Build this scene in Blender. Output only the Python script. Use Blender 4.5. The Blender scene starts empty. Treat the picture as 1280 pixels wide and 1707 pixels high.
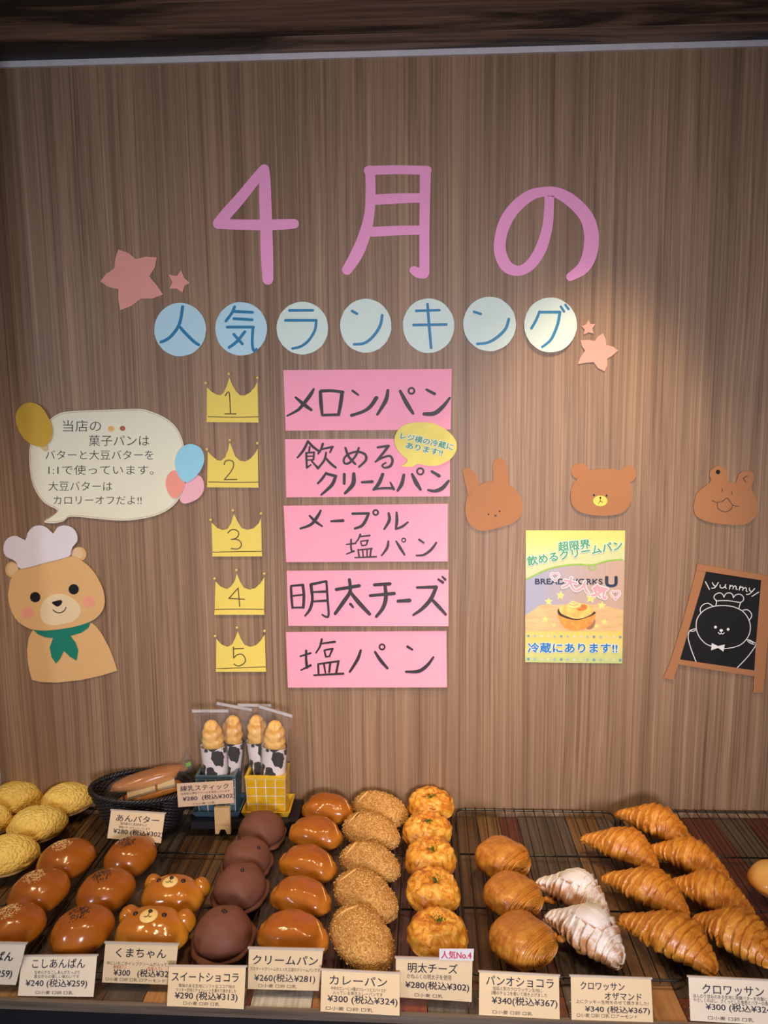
import bpy, bmesh, math, random
from mathutils import Vector, Matrix, noise
from mathutils.geometry import tessellate_polygon
R = math.radians
sc = bpy.context.scene
COL = sc.collection

# ------------------------------------------------------------------ camera
FPX, IW, IH = 1281.0, 1280.0, 1707.0
CAM = Vector((0.0, -1.65, 1.71))
PITCH, YAW, ROLL = R(8.0), R(1.8), R(0.63)
cF = Vector((-math.sin(YAW)*math.cos(PITCH), math.cos(YAW)*math.cos(PITCH), -math.sin(PITCH)))
_r = Vector((math.cos(YAW), math.sin(YAW), 0)); _u = _r.cross(cF)
cR = _r*math.cos(ROLL) - _u*math.sin(ROLL)
cU = _u*math.cos(ROLL) + _r*math.sin(ROLL)
cd = bpy.data.cameras.new('camera'); cam = bpy.data.objects.new('camera', cd); COL.objects.link(cam)
cd.sensor_fit = 'VERTICAL'; cd.sensor_height = 36.0; cd.lens = FPX/IH*36.0; cd.clip_start = 0.05
m = Matrix((cR, cU, -cF)).transposed().to_4x4(); m.translation = CAM
cam.matrix_world = m
sc.camera = cam

# ------------------------------------------------------------------ world, lights, exposure
w = bpy.data.worlds.new('world'); sc.world = w; w.use_nodes = True
w.node_tree.nodes['Background'].inputs[0].default_value = (0.80, 0.88, 1.0, 1)
w.node_tree.nodes['Background'].inputs[1].default_value = 0.07
sc.view_settings.view_transform = 'Standard'; sc.view_settings.look = 'None'
sc.view_settings.gamma = 1.0; sc.view_settings.exposure = 0.06

def lamp(kind, loc, aim, power, col, size=0.04, angle=60, blend=0.5):
    l = bpy.data.lights.new('spot_or_fill_light', kind); o = bpy.data.objects.new('spot_or_fill_light', l); COL.objects.link(o)
    o.location = loc; d = Vector(aim) - Vector(loc); o.rotation_euler = d.to_track_quat('-Z', 'Y').to_euler()
    l.energy = power; l.color = col
    if kind == 'SPOT':
        l.spot_size = R(angle); l.spot_blend = blend; l.shadow_soft_size = size
    elif kind == 'AREA':
        l.shape = 'DISK'; l.size = size
    return o
WARM = (1.0, 0.72, 0.43); COOL = (0.78, 0.86, 1.0)
lamp('SPOT', (0.42, -0.42, 2.38), (0.37, -0.02, 1.36), 50, WARM, 0.045, 50, 1.0)
lamp('SPOT', (0.60, -0.90, 2.38), (0.52, -0.30, 0.80), 17, WARM, 0.045, 74, 0.9)
lamp('SPOT', (-0.36, -0.85, 2.38), (-0.36, -0.26, 0.80), 20, WARM, 0.045, 74, 0.9)
lamp('SPOT', (-0.98, -0.85, 2.38), (-0.74, -0.30, 0.80), 23, WARM, 0.045, 74, 0.9)
lamp('SPOT', (0.10, -1.05, 2.38), (0.05, -0.36, 0.80), 25, WARM, 0.04, 60, 0.9)
lamp('AREA', (-1.90, -2.35, 1.75), (-0.1, 0, 1.2), 11.0, COOL, 0.2)
fr_ = lamp('AREA', (0.45, -2.9, 1.60), (0.05, 0.0, 1.34), 7.0, (0.96, 0.90, 1.0), 0.6)  # soft fill added in front to raise the ambient light, not a spotlight
fr_.data.spread = R(56)

# ------------------------------------------------------------------ projection helpers
def ray(px, py):
    return cF + cR*((px - IW/2)/FPX) - cU*((py - IH/2)/FPX)
def on_wall(px, py, off=0.0):
    d = ray(px, py); t = (-off - CAM.y)/d.y; return CAM + d*t
def on_z(px, py, z):
    d = ray(px, py); t = (z - CAM.z)/d.z; return CAM + d*t
def on_plane(px, py, p0, n):
    d = ray(px, py); t = (p0 - CAM).dot(n)/d.dot(n); return CAM + d*t
def ppm(p):                      # pixels per metre at a point
    return FPX/((p - CAM).dot(cF))
def Zm(ox, oy, s):               # zoom picture coordinates to photograph pixels
    def f(pts):
        return [(ox + p[0]/s, oy + p[1]/s) + tuple(q/s for q in p[2:]) for p in pts]
    return f
ZR = 0.797                       # top of the wire racks
ZS = 0.775                       # top of the planks

# ------------------------------------------------------------------ materials
MATS = {}
def nodes_of(name):
    mt = bpy.data.materials.new(name); mt.use_nodes = True
    nt = mt.node_tree; b = nt.nodes['Principled BSDF']
    return mt, nt, b
def mat(name, col, rough=0.6, spec=0.5, var=0.06, scale=30.0, bump=0.0, bscale=None, coat=0.0, crough=0.1, sss=0.0, metal=0.0, detail=4.0, stretch=None):
    if name in MATS: return MATS[name]
    mt, nt, b = nodes_of(name)
    N, L = nt.nodes, nt.links
    tc = N.new('ShaderNodeTexCoord'); src = tc.outputs['Object']
    if stretch:
        mp = N.new('ShaderNodeMapping'); mp.inputs['Scale'].default_value = stretch
        L.new(src, mp.inputs[0]); src = mp.outputs[0]
    nz = N.new('ShaderNodeTexNoise'); nz.inputs['Scale'].default_value = scale; nz.inputs['Detail'].default_value = detail
    L.new(src, nz.inputs['Vector'])
    rp = N.new('ShaderNodeValToRGB')
    rp.color_ramp.elements[0].position = 0.3; rp.color_ramp.elements[1].position = 0.7
    rp.color_ramp.elements[0].color = tuple(max(0, c*(1-var)) for c in col) + (1,)
    rp.color_ramp.elements[1].color = tuple(min(1, c*(1+var)) for c in col) + (1,)
    L.new(nz.outputs['Fac'], rp.inputs[0]); L.new(rp.outputs[0], b.inputs['Base Color'])
    b.inputs['Roughness'].default_value = rough; b.inputs['Specular IOR Level'].default_value = spec
    b.inputs['Metallic'].default_value = metal
    if coat: b.inputs['Coat Weight'].default_value = coat; b.inputs['Coat Roughness'].default_value = crough
    if sss:
        b.inputs['Subsurface Weight'].default_value = sss; b.inputs['Subsurface Radius'].default_value = (0.01, 0.005, 0.002)
    if bump:
        n2 = N.new('ShaderNodeTexNoise'); n2.inputs['Scale'].default_value = bscale or scale*3; n2.inputs['Detail'].default_value = 5
        L.new(src, n2.inputs['Vector'])
        bp = N.new('ShaderNodeBump'); bp.inputs['Strength'].default_value = bump; bp.inputs['Distance'].default_value = 0.002
        L.new(n2.outputs['Fac'], bp.inputs['Height']); L.new(bp.outputs[0], b.inputs['Normal'])
    MATS[name] = mt
    return mt
def paper(name, col, rough=0.75, var=0.02): return mat(name, col, rough, 0.25, var, 25, 0.05, 60)
def ramp(nt, fac, stops):
    r = nt.nodes.new('ShaderNodeValToRGB'); e = r.color_ramp.elements
    while len(e) < len(stops): e.new(0.5)
    for i, (p, c) in enumerate(stops): e[i].position = p; e[i].color = tuple(c) + (1,)
    nt.links.new(fac, r.inputs[0]); return r.outputs[0]
def mix(nt, fac, a, b, mode='MIX'):
    n = nt.nodes.new('ShaderNodeMix'); n.data_type = 'RGBA'; n.blend_type = mode
    for s, v in ((n.inputs[0], fac), (n.inputs[6], a), (n.inputs[7], b)):
        if hasattr(v, 'links') or isinstance(v, bpy.types.NodeSocket): nt.links.new(v, s)
        else: s.default_value = v if not isinstance(v, tuple) or len(v) == 4 else v + (1,)
    return n.outputs[2]
def noise_n(nt, vec, scale, detail=4, rough=0.5, dist=0.0):
    n = nt.nodes.new('ShaderNodeTexNoise'); n.inputs['Scale'].default_value = scale; n.inputs['Detail'].default_value = detail
    n.inputs['Roughness'].default_value = rough; n.inputs['Distortion'].default_value = dist
    nt.links.new(vec, n.inputs['Vector']); return n.outputs['Fac']
def mapping(nt, vec, scale=(1, 1, 1), loc=(0, 0, 0), rot=(0, 0, 0)):
    n = nt.nodes.new('ShaderNodeMapping'); n.inputs['Scale'].default_value = scale; n.inputs['Location'].default_value = loc
    n.inputs['Rotation'].default_value = rot
    nt.links.new(vec, n.inputs[0]); return n.outputs[0]
def coord(nt, kind='Object'): return nt.nodes.new('ShaderNodeTexCoord').outputs[kind]
def math_n(nt, op, a, b=0.0, c=0.0):
    n = nt.nodes.new('ShaderNodeMath'); n.operation = op
    for i, v in enumerate((a, b, c)):
        if isinstance(v, bpy.types.NodeSocket): nt.links.new(v, n.inputs[i])
        else: n.inputs[i].default_value = v
    return n.outputs[0]
def bump_n(nt, b, h, strength=0.3, dist=0.002, prev=None):
    n = nt.nodes.new('ShaderNodeBump'); n.inputs['Strength'].default_value = strength; n.inputs['Distance'].default_value = dist
    nt.links.new(h, n.inputs['Height'])
    if prev is not None: nt.links.new(prev, n.inputs['Normal'])
    nt.links.new(n.outputs[0], b.inputs['Normal']); return n.outputs[0]

def wood(name, dark, light, axis='Z', fine=230.0, coarse=26.0, rough=0.55, contrast=1.0, longs=1.1, bump=0.25, off=0.0, knots=False):
    """long-grained wood: streaks along AXIS"""
    if name in MATS: return MATS[name]
    mt, nt, b = nodes_of(name)
    v = coord(nt)
    def S(f):
        s = {'X': (longs, f, f), 'Y': (f, longs, f), 'Z': (f, f, longs)}[axis]
        return s
    warp = noise_n(nt, mapping(nt, v, tuple(q for q in {'X': (1.1, 4, 4), 'Y': (4, 1.1, 4), 'Z': (4, 4, 1.1)}[axis]), (off, off, off)), 1.0, 2)
    wv = nt.nodes.new('ShaderNodeVectorMath'); wv.operation = 'MULTIPLY_ADD'
    cmb = nt.nodes.new('ShaderNodeCombineXYZ')
    for i in range(3): nt.links.new(warp, cmb.inputs[i])
    nt.links.new(cmb.outputs[0], wv.inputs[0])
    k = 0.022
    wv.inputs[1].default_value = {'X': (0, k, k), 'Y': (k, 0, k), 'Z': (k, k, 0)}[axis]
    nt.links.new(v, wv.inputs[2]); vv = wv.outputs[0]
    f1 = noise_n(nt, mapping(nt, vv, S(fine), (off,)*3), 1.0, 3, 0.6)
    f2 = noise_n(nt, mapping(nt, vv, S(coarse), (off+3,)*3), 1.0, 3, 0.55)
    f3 = noise_n(nt, mapping(nt, vv, S(fine*0.42), (off+7,)*3), 1.0, 2, 0.6)
    s = math_n(nt, 'ADD', math_n(nt, 'MULTIPLY', f1, 0.42), math_n(nt, 'ADD', math_n(nt, 'MULTIPLY', f2, 0.30), math_n(nt, 'MULTIPLY', f3, 0.28)))
    lo = 0.5 - 0.14/contrast; hi = 0.5 + 0.14/contrast
    mid = tuple((a + c)/2 for a, c in zip(dark, light))
    c = ramp(nt, s, [(lo, dark), (0.5, mid), (hi, light)])
    if knots:
        big = noise_n(nt, mapping(nt, v, {'X': (1.6, 9, 9), 'Y': (9, 1.6, 9), 'Z': (9, 9, 1.6)}[axis], (off+11,)*3), 1.0, 5, 0.6, 0.8)
        c = mix(nt, ramp(nt, big, [(0.44, (0, 0, 0)), (0.56, (1, 1, 1))]), tuple(q*0.28 for q in dark), c)
    nt.links.new(c, b.inputs['Base Color'])
    b.inputs['Roughness'].default_value = rough; b.inputs['Specular IOR Level'].default_value = 0.35
    if bump: bump_n(nt, b, f1, bump, 0.0008)
    MATS[name] = mt; return mt

# ------------------------------------------------------------------ object helpers
def link_mesh(name, vs, fs, mt, parent=None, loc=None, smooth=False, label=None, stuff=False, mats=None, fmat=None):
    me = bpy.data.meshes.new(name)
    L = Vector(loc) if loc is not None else Vector((0, 0, 0))
    me.from_pydata([tuple(Vector(v) - L) for v in vs], [], fs)
    if mats:
        for q in mats: me.materials.append(q)
        if fmat: me.polygons.foreach_set('material_index', fmat)
    else: me.materials.append(mt)
    if smooth: me.polygons.foreach_set('use_smooth', [True]*len(me.polygons))
    me.update()
    o = bpy.data.objects.new(name, me); COL.objects.link(o)
    if parent is not None: o.parent = parent
    elif loc is not None: o.location = L
    if label: o['label'] = label
    if stuff: o['kind'] = 'stuff'
    return o
def thing(name, label, cat, loc, group=None, rot=(0, 0, 0)):
    o = bpy.data.objects.new(name, None); COL.objects.link(o); o.empty_display_size = 0.02
    o.location = loc; o.rotation_euler = rot
    o['label'] = label; o['category'] = cat
    if group: o['group'] = group
    return o
def tag(o, label, cat, group=None):
    o['label'] = label; o['category'] = cat
    if group: o['group'] = group
    return o
class MB:
    """collects geometry"""
    def __init__(s): s.v = []; s.f = []; s.m = []
    def add(s, vs, fs, mi=0):
        n = len(s.v); s.v += [tuple(v) for v in vs]; s.f += [tuple(i + n for i in f) for f in fs]; s.m += [mi]*len(fs)
    def box(s, a, b, mi=0, M=None):
        x0, y0, z0 = a; x1, y1, z1 = b
        vs = [Vector(p) for p in ((x0,y0,z0),(x1,y0,z0),(x1,y1,z0),(x0,y1,z0),(x0,y0,z1),(x1,y0,z1),(x1,y1,z1),(x0,y1,z1))]
        if M is not None: vs = [M @ v for v in vs]
        s.add(vs, [(0,3,2,1),(4,5,6,7),(0,1,5,4),(1,2,6,5),(2,3,7,6),(3,0,4,7)], mi)
    def tube(s, pts, r, n=6, closed=False, mi=0, caps=True):
        P = [Vector(p) for p in pts]; m_ = len(P)
        rs = r if isinstance(r, (list, tuple)) else [r]*m_
        rings = []; up = None
        for i, p in enumerate(P):
            a = P[i-1] if (i > 0 or closed) else p; c = P[(i+1) % m_] if (i < m_-1 or closed) else p
            t = (c - a); t = t.normalized() if t.length > 1e-9 else Vector((1, 0, 0))
            if up is None: up = t.orthogonal().normalized()
            u = (up - t*up.dot(t)); u = u.normalized() if u.length > 1e-6 else t.orthogonal().normalized()
            up = u; w_ = t.cross(u)
            rings.append([p + (u*math.cos(2*math.pi*k/n) + w_*math.sin(2*math.pi*k/n))*rs[i] for k in range(n)])
        vs = [q for rg in rings for q in rg]; fs = []
        for i in range(m_ if closed else m_-1):
            j = (i+1) % m_
            for k in range(n):
                fs.append((i*n+k, i*n+(k+1) % n, j*n+(k+1) % n, j*n+k))
        if caps and not closed:
            fs.append(tuple(range(n))[::-1]); fs.append(tuple((m_-1)*n + k for k in range(n)))
        s.add(vs, fs, mi)
    def ball(s, c, r, n=10, mi=0, M=None):
        rx, ry, rz = r if isinstance(r, (tuple, list)) else (r, r, r)
        vs = []; fs = []
        h = max(4, n//2 + 1)
        for i in range(h+1):
            ph = math.pi*i/h
            for k in range(n):
                th = 2*math.pi*k/n
                vs.append(Vector((rx*math.sin(ph)*math.cos(th), ry*math.sin(ph)*math.sin(th), rz*math.cos(ph))))
        for i in range(h):
            for k in range(n):
                fs.append((i*n+k, (i+1)*n+k, (i+1)*n+(k+1) % n, i*n+(k+1) % n))
        if M is not None: vs = [M @ v for v in vs]
        s.add([v + Vector(c) for v in vs], fs, mi)
    def build(s, name, mt, parent=None, loc=None, smooth=False, label=None, stuff=False, mats=None):
        return link_mesh(name, s.v, s.f, mt, parent, loc, smooth, label, stuff, mats, s.m if mats else None)

# curves in the picture plane
def smooth_open(pts, k=6):
    if len(pts) < 3: return list(pts)
    out = []
    n = len(pts)
    for i in range(n-1):
        p0 = pts[max(0, i-1)]; p1 = pts[i]; p2 = pts[i+1]; p3 = pts[min(n-1, i+2)]
        for j in range(k):
            t = j/k
            out.append(tuple(0.5*((2*b) + (c-a)*t + (2*a-5*b+4*c-d)*t*t + (3*b-a-3*c+d)*t**3) for a, b, c, d in zip(p0, p1, p2, p3)))
    out.append(tuple(pts[-1])); return out
def smooth_closed(pts, k=6):
    out = []; n = len(pts)
    for i in range(n):
        p0, p1, p2, p3 = pts[i-1], pts[i], pts[(i+1) % n], pts[(i+2) % n]
        for j in range(k):
            t = j/k
            out.append(tuple(0.5*((2*b) + (c-a)*t + (2*a-5*b+4*c-d)*t*t + (3*b-a-3*c+d)*t**3) for a, b, c, d in zip(p0, p1, p2, p3)))
    return out
def ribbon(pts, wdef=None, sm=True):
    """outline polygon pieces of a marker stroke: list of (x,y[,w])"""
    P = [(p[0], p[1], p[2] if len(p) > 2 else wdef) for p in pts]
    if sm and len(P) > 2: P = smooth_open(P, 5)
    polys = []
    n = len(P); L = []; Rr = []
    for i, (x, y, w_) in enumerate(P):
        ax, ay = P[max(0, i-1)][:2]; bx, by = P[min(n-1, i+1)][:2]
        dx, dy = bx-ax, by-ay; d = math.hypot(dx, dy) or 1; nx, ny = -dy/d, dx/d
        L.append((x + nx*w_/2, y + ny*w_/2)); Rr.append((x - nx*w_/2, y - ny*w_/2))
    a0 = math.atan2(P[0][1]-P[1][1], P[0][0]-P[1][0]); a1 = math.atan2(P[-1][1]-P[-2][1], P[-1][0]-P[-2][0])
    def cap(c, a):
        x, y, w_ = c
        return [(x + math.cos(a + q)*w_/2, y + math.sin(a + q)*w_/2) for q in (-1.2, -0.8, -0.4, 0, 0.4, 0.8, 1.2)]
    return L, Rr, cap(P[0], a0), cap(P[-1], a1)
def strokes_geo(strokes, proj, wdef=None, circles=(), sm=True):
    """marker strokes as flat front faces plus nothing behind; PROJ maps (x,y) to a world point"""
    mb = MB(); lay = 0
    for st in strokes:
        L, Rr, c0, c1 = ribbon(st, wdef, sm)
        n = len(L); lay += 1
        def P_(x, y, e=0.0, k=lay): q = proj(x, y); return q + (CAM - q).normalized()*(k*3e-5 + e)
        vs = [P_(*p) for p in L] + [P_(*p) for p in Rr]
        fs = [(i, i+1, n+i+1, n+i) for i in range(n-1)]
        mb.add(vs, fs)
        for c, a, b in ((c0, Rr[0], L[0]), (c1, L[-1], Rr[-1])):
            cx = sum(p[0] for p in c + [a, b])/(len(c)+2); cy = sum(p[1] for p in c + [a, b])/(len(c)+2)
            pl = sorted(c + [a, b], key=lambda p: math.atan2(p[1]-cy, p[0]-cx))
            mb.add([P_(*p, e=1e-5) for p in pl], [tuple(range(len(pl)))])
    for (x, y, r, w_) in circles:
        k = 20
        o = [(x + (r+w_/2)*math.cos(2*math.pi*i/k), y + (r+w_/2)*math.sin(2*math.pi*i/k)) for i in range(k)]
        q = [(x + (r-w_/2)*math.cos(2*math.pi*i/k), y + (r-w_/2)*math.sin(2*math.pi*i/k)) for i in range(k)]
        mb.add([proj(*p) for p in o + q], [(i, (i+1) % k, k+(i+1) % k, k+i) for i in range(k)])
    return mb
def ell(cx, cy, rx, ry=None, rot=0, k=28):
    ry = rx if ry is None else ry; c, s = math.cos(rot), math.sin(rot)
    return [(cx + rx*math.cos(t)*c - ry*math.sin(t)*s, cy + rx*math.cos(t)*s + ry*math.sin(t)*c) for t in (2*math.pi*i/k for i in range(k))]
def sheet_geo(poly, proj, back=None, mb=None):
    """flat polygon (pixels) as a thin sheet: front face by PROJ, back by BACK, and the cut edge"""
    mb = mb or MB()
    f = [proj(*p) for p in poly]
    tri = tessellate_polygon([[Vector((p[0], p[1], 0)) for p in poly]])
    fs = []
    for a, b, c in tri:
        n = (f[b]-f[a]).cross(f[c]-f[a])
        fs.append((a, b, c) if n.y < 0 else (a, c, b))
    mb.add(f, fs)
    if back:
        g = [back(*p) for p in poly]; n = len(poly)
        mb.add(f + g, [(i, (i+1) % n, n+(i+1) % n, n+i) for i in range(n)])
        mb.add(g, [t[::-1] for t in fs])
    return mb

_txt = {}
def text_geo(s, bold=0.0):
    key = (s, bold)
    if key not in _txt:
        cu = bpy.data.curves.new('lettering', 'FONT'); cu.body = s; cu.offset = bold; cu.resolution_u = 3
        o = bpy.data.objects.new('lettering', cu); COL.objects.link(o)
        bpy.context.view_layer.update()
        dg = bpy.context.evaluated_depsgraph_get(); ev = o.evaluated_get(dg); me = ev.to_mesh()
        vs = [(v.co.x, v.co.y) for v in me.vertices]; fs = [tuple(p.vertices) for p in me.polygons]
        ev.to_mesh_clear(); bpy.data.objects.remove(o); bpy.data.curves.remove(cu)
        _txt[key] = (vs, fs)
    return _txt[key]
def put_text(mb, s, x0, y0, x1, em, proj, ang=0.0, bold=0.0, mi=0, ref=None):
    """text with its baseline start at pixel (x0,y0), spanning to x1 along the baseline, EM pixels tall"""
    vs, fs = text_geo(s, min(0.0, bold))
    if not vs: return
    rv = text_geo(ref or s, 0.0)[0]
    a = min(v[0] for v in rv); b = max(v[0] for v in rv)
    kx = (x1 - x0)/(b - a); c, sn = math.cos(ang), math.sin(ang)
    sh = [(0.0, 0.0)]
    if bold > 0:
        nn = 6 if bold < 0.03 else 12
        sh += [(bold*math.cos(2*math.pi*i/nn), bold*math.sin(2*math.pi*i/nn)) for i in range(nn)]
    for k, (dx, dy) in enumerate(sh):
        out = []
        for x, y in vs:
            u = (x - a + dx*em/kx)*kx if bold > 0 else (x - a)*kx; v = -(y + dy)*em
            q = proj(x0 + u*c - v*sn, y0 + u*sn + v*c)
            out.append(q + (CAM - q).normalized()*(k*1.2e-5) if k else q)
        mb.add(out, fs, mi)

# ------------------------------------------------------------------ structure
def struct(name, mb, mt, smooth=False):
    o = mb.build(name, mt, smooth=smooth); o['kind'] = 'structure'; return o
WALLW = wood('wall_wood', (0.135, 0.077, 0.043), (0.41, 0.262, 0.152), 'Z', 300, 36, 0.5, 0.95, 0.7, 0.1)
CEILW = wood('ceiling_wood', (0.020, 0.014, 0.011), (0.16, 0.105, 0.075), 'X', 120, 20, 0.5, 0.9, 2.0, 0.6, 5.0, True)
tl = on_wall(0, 107); tr = on_wall(1280, 71)
zc = (tl.z + tr.z)/2
mb = MB(); mb.box((-1.3, 0, 0), (1.6, 0.04, 2.6)); struct('wall_back', mb, WALLW)
# ceiling: rough dark boards running along the wall, each its own piece
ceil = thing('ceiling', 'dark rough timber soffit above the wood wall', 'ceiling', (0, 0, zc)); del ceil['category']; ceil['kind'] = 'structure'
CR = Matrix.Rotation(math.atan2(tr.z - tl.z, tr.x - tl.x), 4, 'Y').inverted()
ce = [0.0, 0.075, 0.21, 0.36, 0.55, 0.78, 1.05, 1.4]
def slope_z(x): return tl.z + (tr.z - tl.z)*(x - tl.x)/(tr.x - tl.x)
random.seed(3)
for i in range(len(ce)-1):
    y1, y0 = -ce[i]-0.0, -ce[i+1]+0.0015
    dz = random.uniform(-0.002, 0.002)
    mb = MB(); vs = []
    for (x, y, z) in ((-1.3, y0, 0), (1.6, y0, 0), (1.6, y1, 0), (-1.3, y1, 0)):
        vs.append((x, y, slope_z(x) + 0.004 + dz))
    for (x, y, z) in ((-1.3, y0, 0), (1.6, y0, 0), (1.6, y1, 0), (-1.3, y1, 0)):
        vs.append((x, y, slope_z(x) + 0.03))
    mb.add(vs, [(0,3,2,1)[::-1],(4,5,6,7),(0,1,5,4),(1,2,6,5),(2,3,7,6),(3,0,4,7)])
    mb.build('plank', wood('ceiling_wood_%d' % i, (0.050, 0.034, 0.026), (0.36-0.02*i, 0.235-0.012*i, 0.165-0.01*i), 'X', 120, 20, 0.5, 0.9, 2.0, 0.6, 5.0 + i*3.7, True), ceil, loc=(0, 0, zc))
mb = MB()
a, b = on_wall(-30, 108.5), on_wall(1310, 70.5)
zt = [slope_z(-1.3), slope_z(1.6)]
mb.add([(-1.3, -0.006, zt[0]-0.0085), (1.6, -0.006, zt[1]-0.0085), (1.6, -0.006, zt[1]+0.004), (-1.3, -0.006, zt[0]+0.004),
        (-1.3, 0, zt[0]-0.0085), (1.6, 0, zt[1]-0.0085), (1.6, 0, zt[1]+0.004), (-1.3, 0, zt[0]+0.004)],
       [(0,1,2,3),(4,7,6,5),(0,4,5,1),(3,2,6,7)])
struct('trim_1', mb, mat('white_trim', (0.62, 0.60, 0.62), 0.5))
mb = MB(); mb.box((-1.3, -3.4, -0.03), (1.6, 0, 0)); struct('floor', mb, wood('floor_wood', (0.08, 0.055, 0.04), (0.2, 0.14, 0.1), 'X', 60, 12, 0.5))
lw = on_wall(1.5, 1290).x
mb = MB(); mb.box((lw - 0.02, -0.30, 0.0), (lw, -0.001, 2.38)); struct('wall_left', mb, mat('white_laminate', (0.62, 0.60, 0.57), 0.5))

# ------------------------------------------------------------------ display shelf
fl = on_z(0, 1666, ZS); fr = on_z(900, 1699, ZS)
def front_y(x): return fl.y + (fr.y - fl.y)*(x - fl.x)/(fr.x - fl.x)
SX0, SX1 = lw + 0.002, 1.25
shelf = thing('display_shelf', 'bakery display shelf topped with reclaimed multicoloured planks under the bread', 'shelf', (0.1, front_y(0.1), 0.0))
PL = {
 'tan': ((0.16, 0.075, 0.028), (0.46, 0.27, 0.12)), 'grey': ((0.045, 0.034, 0.026), (0.14, 0.11, 0.088)),
 'red': ((0.12, 0.030, 0.018), (0.30, 0.095, 0.055)), 'orange': ((0.25, 0.11, 0.035), (0.52, 0.27, 0.10)),
 'white': ((0.22, 0.19, 0.15), (0.80, 0.76, 0.66)), 'dgrey': ((0.035, 0.030, 0.026), (0.22, 0.20, 0.17)),
 'brown': ((0.05, 0.026, 0.014), (0.15, 0.09, 0.05)), 'mauve': ((0.07, 0.035, 0.033), (0.19, 0.115, 0.108)), 'shaded_red': ((0.06, 0.018, 0.013), (0.16, 0.055, 0.04)), 'shaded_tan': ((0.09, 0.045, 0.02), (0.25, 0.15, 0.075))}  # last red and tan: shade under the racks put into the colour
def plank_mat(k, i): return wood('plank_%s_%d' % (k, i), PL[k][0], PL[k][1], 'Y', 150, 20, 0.35, 0.8, 3.0, 0.5, i*2.3)
# plank boundaries measured at the front edge (pixels) then carried straight back to the wall
fb = [(-560, 'grey'), (-480, 'brown'), (-400, 'red'), (-310, 'tan'), (-220, 'grey'), (-150, 'brown'), (-60, 'tan'), (60, 'brown'), (168, 'grey'), (235, 'orange'), (290, 'tan'), (404, 'red'), (415, 'white'), (518, 'orange'), (560, 'brown'), (640, 'red'), (713, 'dgrey'),
      (782, 'grey'), (850, 'tan'), (905, 'red'), (951, 'dgrey'), (1070, 'orange'), (1150, 'red'), (1215, 'brown'), (1290, 'grey'), (1370, 'tan'), (1450, 'red'), (1530, 'grey'), (1610, 'brown'), (1700, 'tan'), (1800, 'grey'), (1900, 'grey')]
xs = []
for px, k in fb:
    p = on_z(px, 1666 + px*0.037, ZS); xs.append((p.x, k))
bb = {6: 'mauve', 1: 'dgrey'}
bx = []   # planks at the back: cut shorter, other colours, some darkened for rack shade
random.seed(11)
back_cols = dict(enumerate('brown grey brown dtan brown brown grey mauve dgrey mauve brown brown dtan dred grey dtan grey dtan brown dred grey brown'.split()))
shl = shelf.location.copy()
for i in range(len(xs)-1):
    x0, k = xs[i]; x1 = xs[i+1][0]
    if x1 < SX0: continue
    x0 = max(x0, SX0); x1 = min(x1, SX1)
    if x1 - x0 < 0.004: continue
    cut = random.choice([-0.515, -0.53, -0.52, -0.54])
    for (ya, yb, kk, ii) in ((None, cut, k, i), (cut, -0.003, back_cols[i-6] if 6 <= i < 26 else ('mauve', 'brown', 'grey', 'shaded_red', 'brown', 'shaded_tan')[i % 6], i+40)):
        g = 0.0007; dz = random.uniform(-0.0012, 0.0)
        y0a = front_y(x0) + 0.004 if ya is None else ya + g; y0b = front_y(x1) + 0.004 if ya is None else ya + g
        vs = [(x0+g, y0a, ZS-0.012), (x1-g, y0b, ZS-0.012), (x1-g, yb-g, ZS-0.012), (x0+g, yb-g, ZS-0.012),
              (x0+g, y0a, ZS+dz), (x1-g, y0b, ZS+dz), (x1-g, yb-g, ZS+dz), (x0+g, yb-g, ZS+dz)]
        link_mesh('plank', vs, [(0,3,2,1),(4,5,6,7),(0,1,5,4),(1,2,6,5),(2,3,7,6),(3,0,4,7)], plank_mat(kk, ii), shelf, shl, label={'shaded_red': 'dark reddish plank', 'shaded_tan': 'dull tan plank', 'white': 'whitewashed plank', 'red': 'reddish plank', 'orange': 'orange toned plank', 'mauve': 'dusky mauve plank'}.get(kk, {'tan': 'tan plank', 'grey': 'dark grey plank', 'dgrey': 'weathered grey plank', 'brown': 'brown plank'}.get(kk)))
def long_box(name, dy0, dy1, z0, z1, mt, **kw):
    vs = []
    for z in (z0, z1):
        vs += [(SX0, front_y(SX0)+dy0, z), (SX1, front_y(SX1)+dy0, z), (SX1, front_y(SX1)+dy1, z), (SX0, front_y(SX0)+dy1, z)]
    return link_mesh(name, vs, [(0,3,2,1),(4,5,6,7),(0,1,5,4),(1,2,6,5),(2,3,7,6),(3,0,4,7)], mt, shelf, shl, **kw)
long_box('front_trim', -0.004, 0.0035, ZS-0.013, ZS+0.0015, wood('trim_wood', (0.075, 0.055, 0.042), (0.21, 0.165, 0.13), 'X', 160, 40, 0.5), label='weathered grey brown front edge strip')
long_box('fascia', 0.004, 0.03, 0.45, ZS-0.0135, mat('black_laminate', (0.012, 0.012, 0.016), 0.5), label='black front board')
vs = []
for z in (ZS-0.03, ZS-0.0125):
    vs += [(SX0, front_y(SX0)+0.03, z), (SX1, front_y(SX1)+0.03, z), (SX1, -0.003, z), (SX0, -0.003, z)]
link_mesh('base_board', vs, [(0,3,2,1),(4,5,6,7),(0,1,5,4),(1,2,6,5),(2,3,7,6),(3,0,4,7)], MATS['black_laminate'], shelf, shl)
mbx = MB(); mbx.box((SX0, -0.42, 0.001), (SX1, -0.05, ZS-0.03)); mbx.build('cabinet_body', MATS['black_laminate'], shelf, shl)

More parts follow.
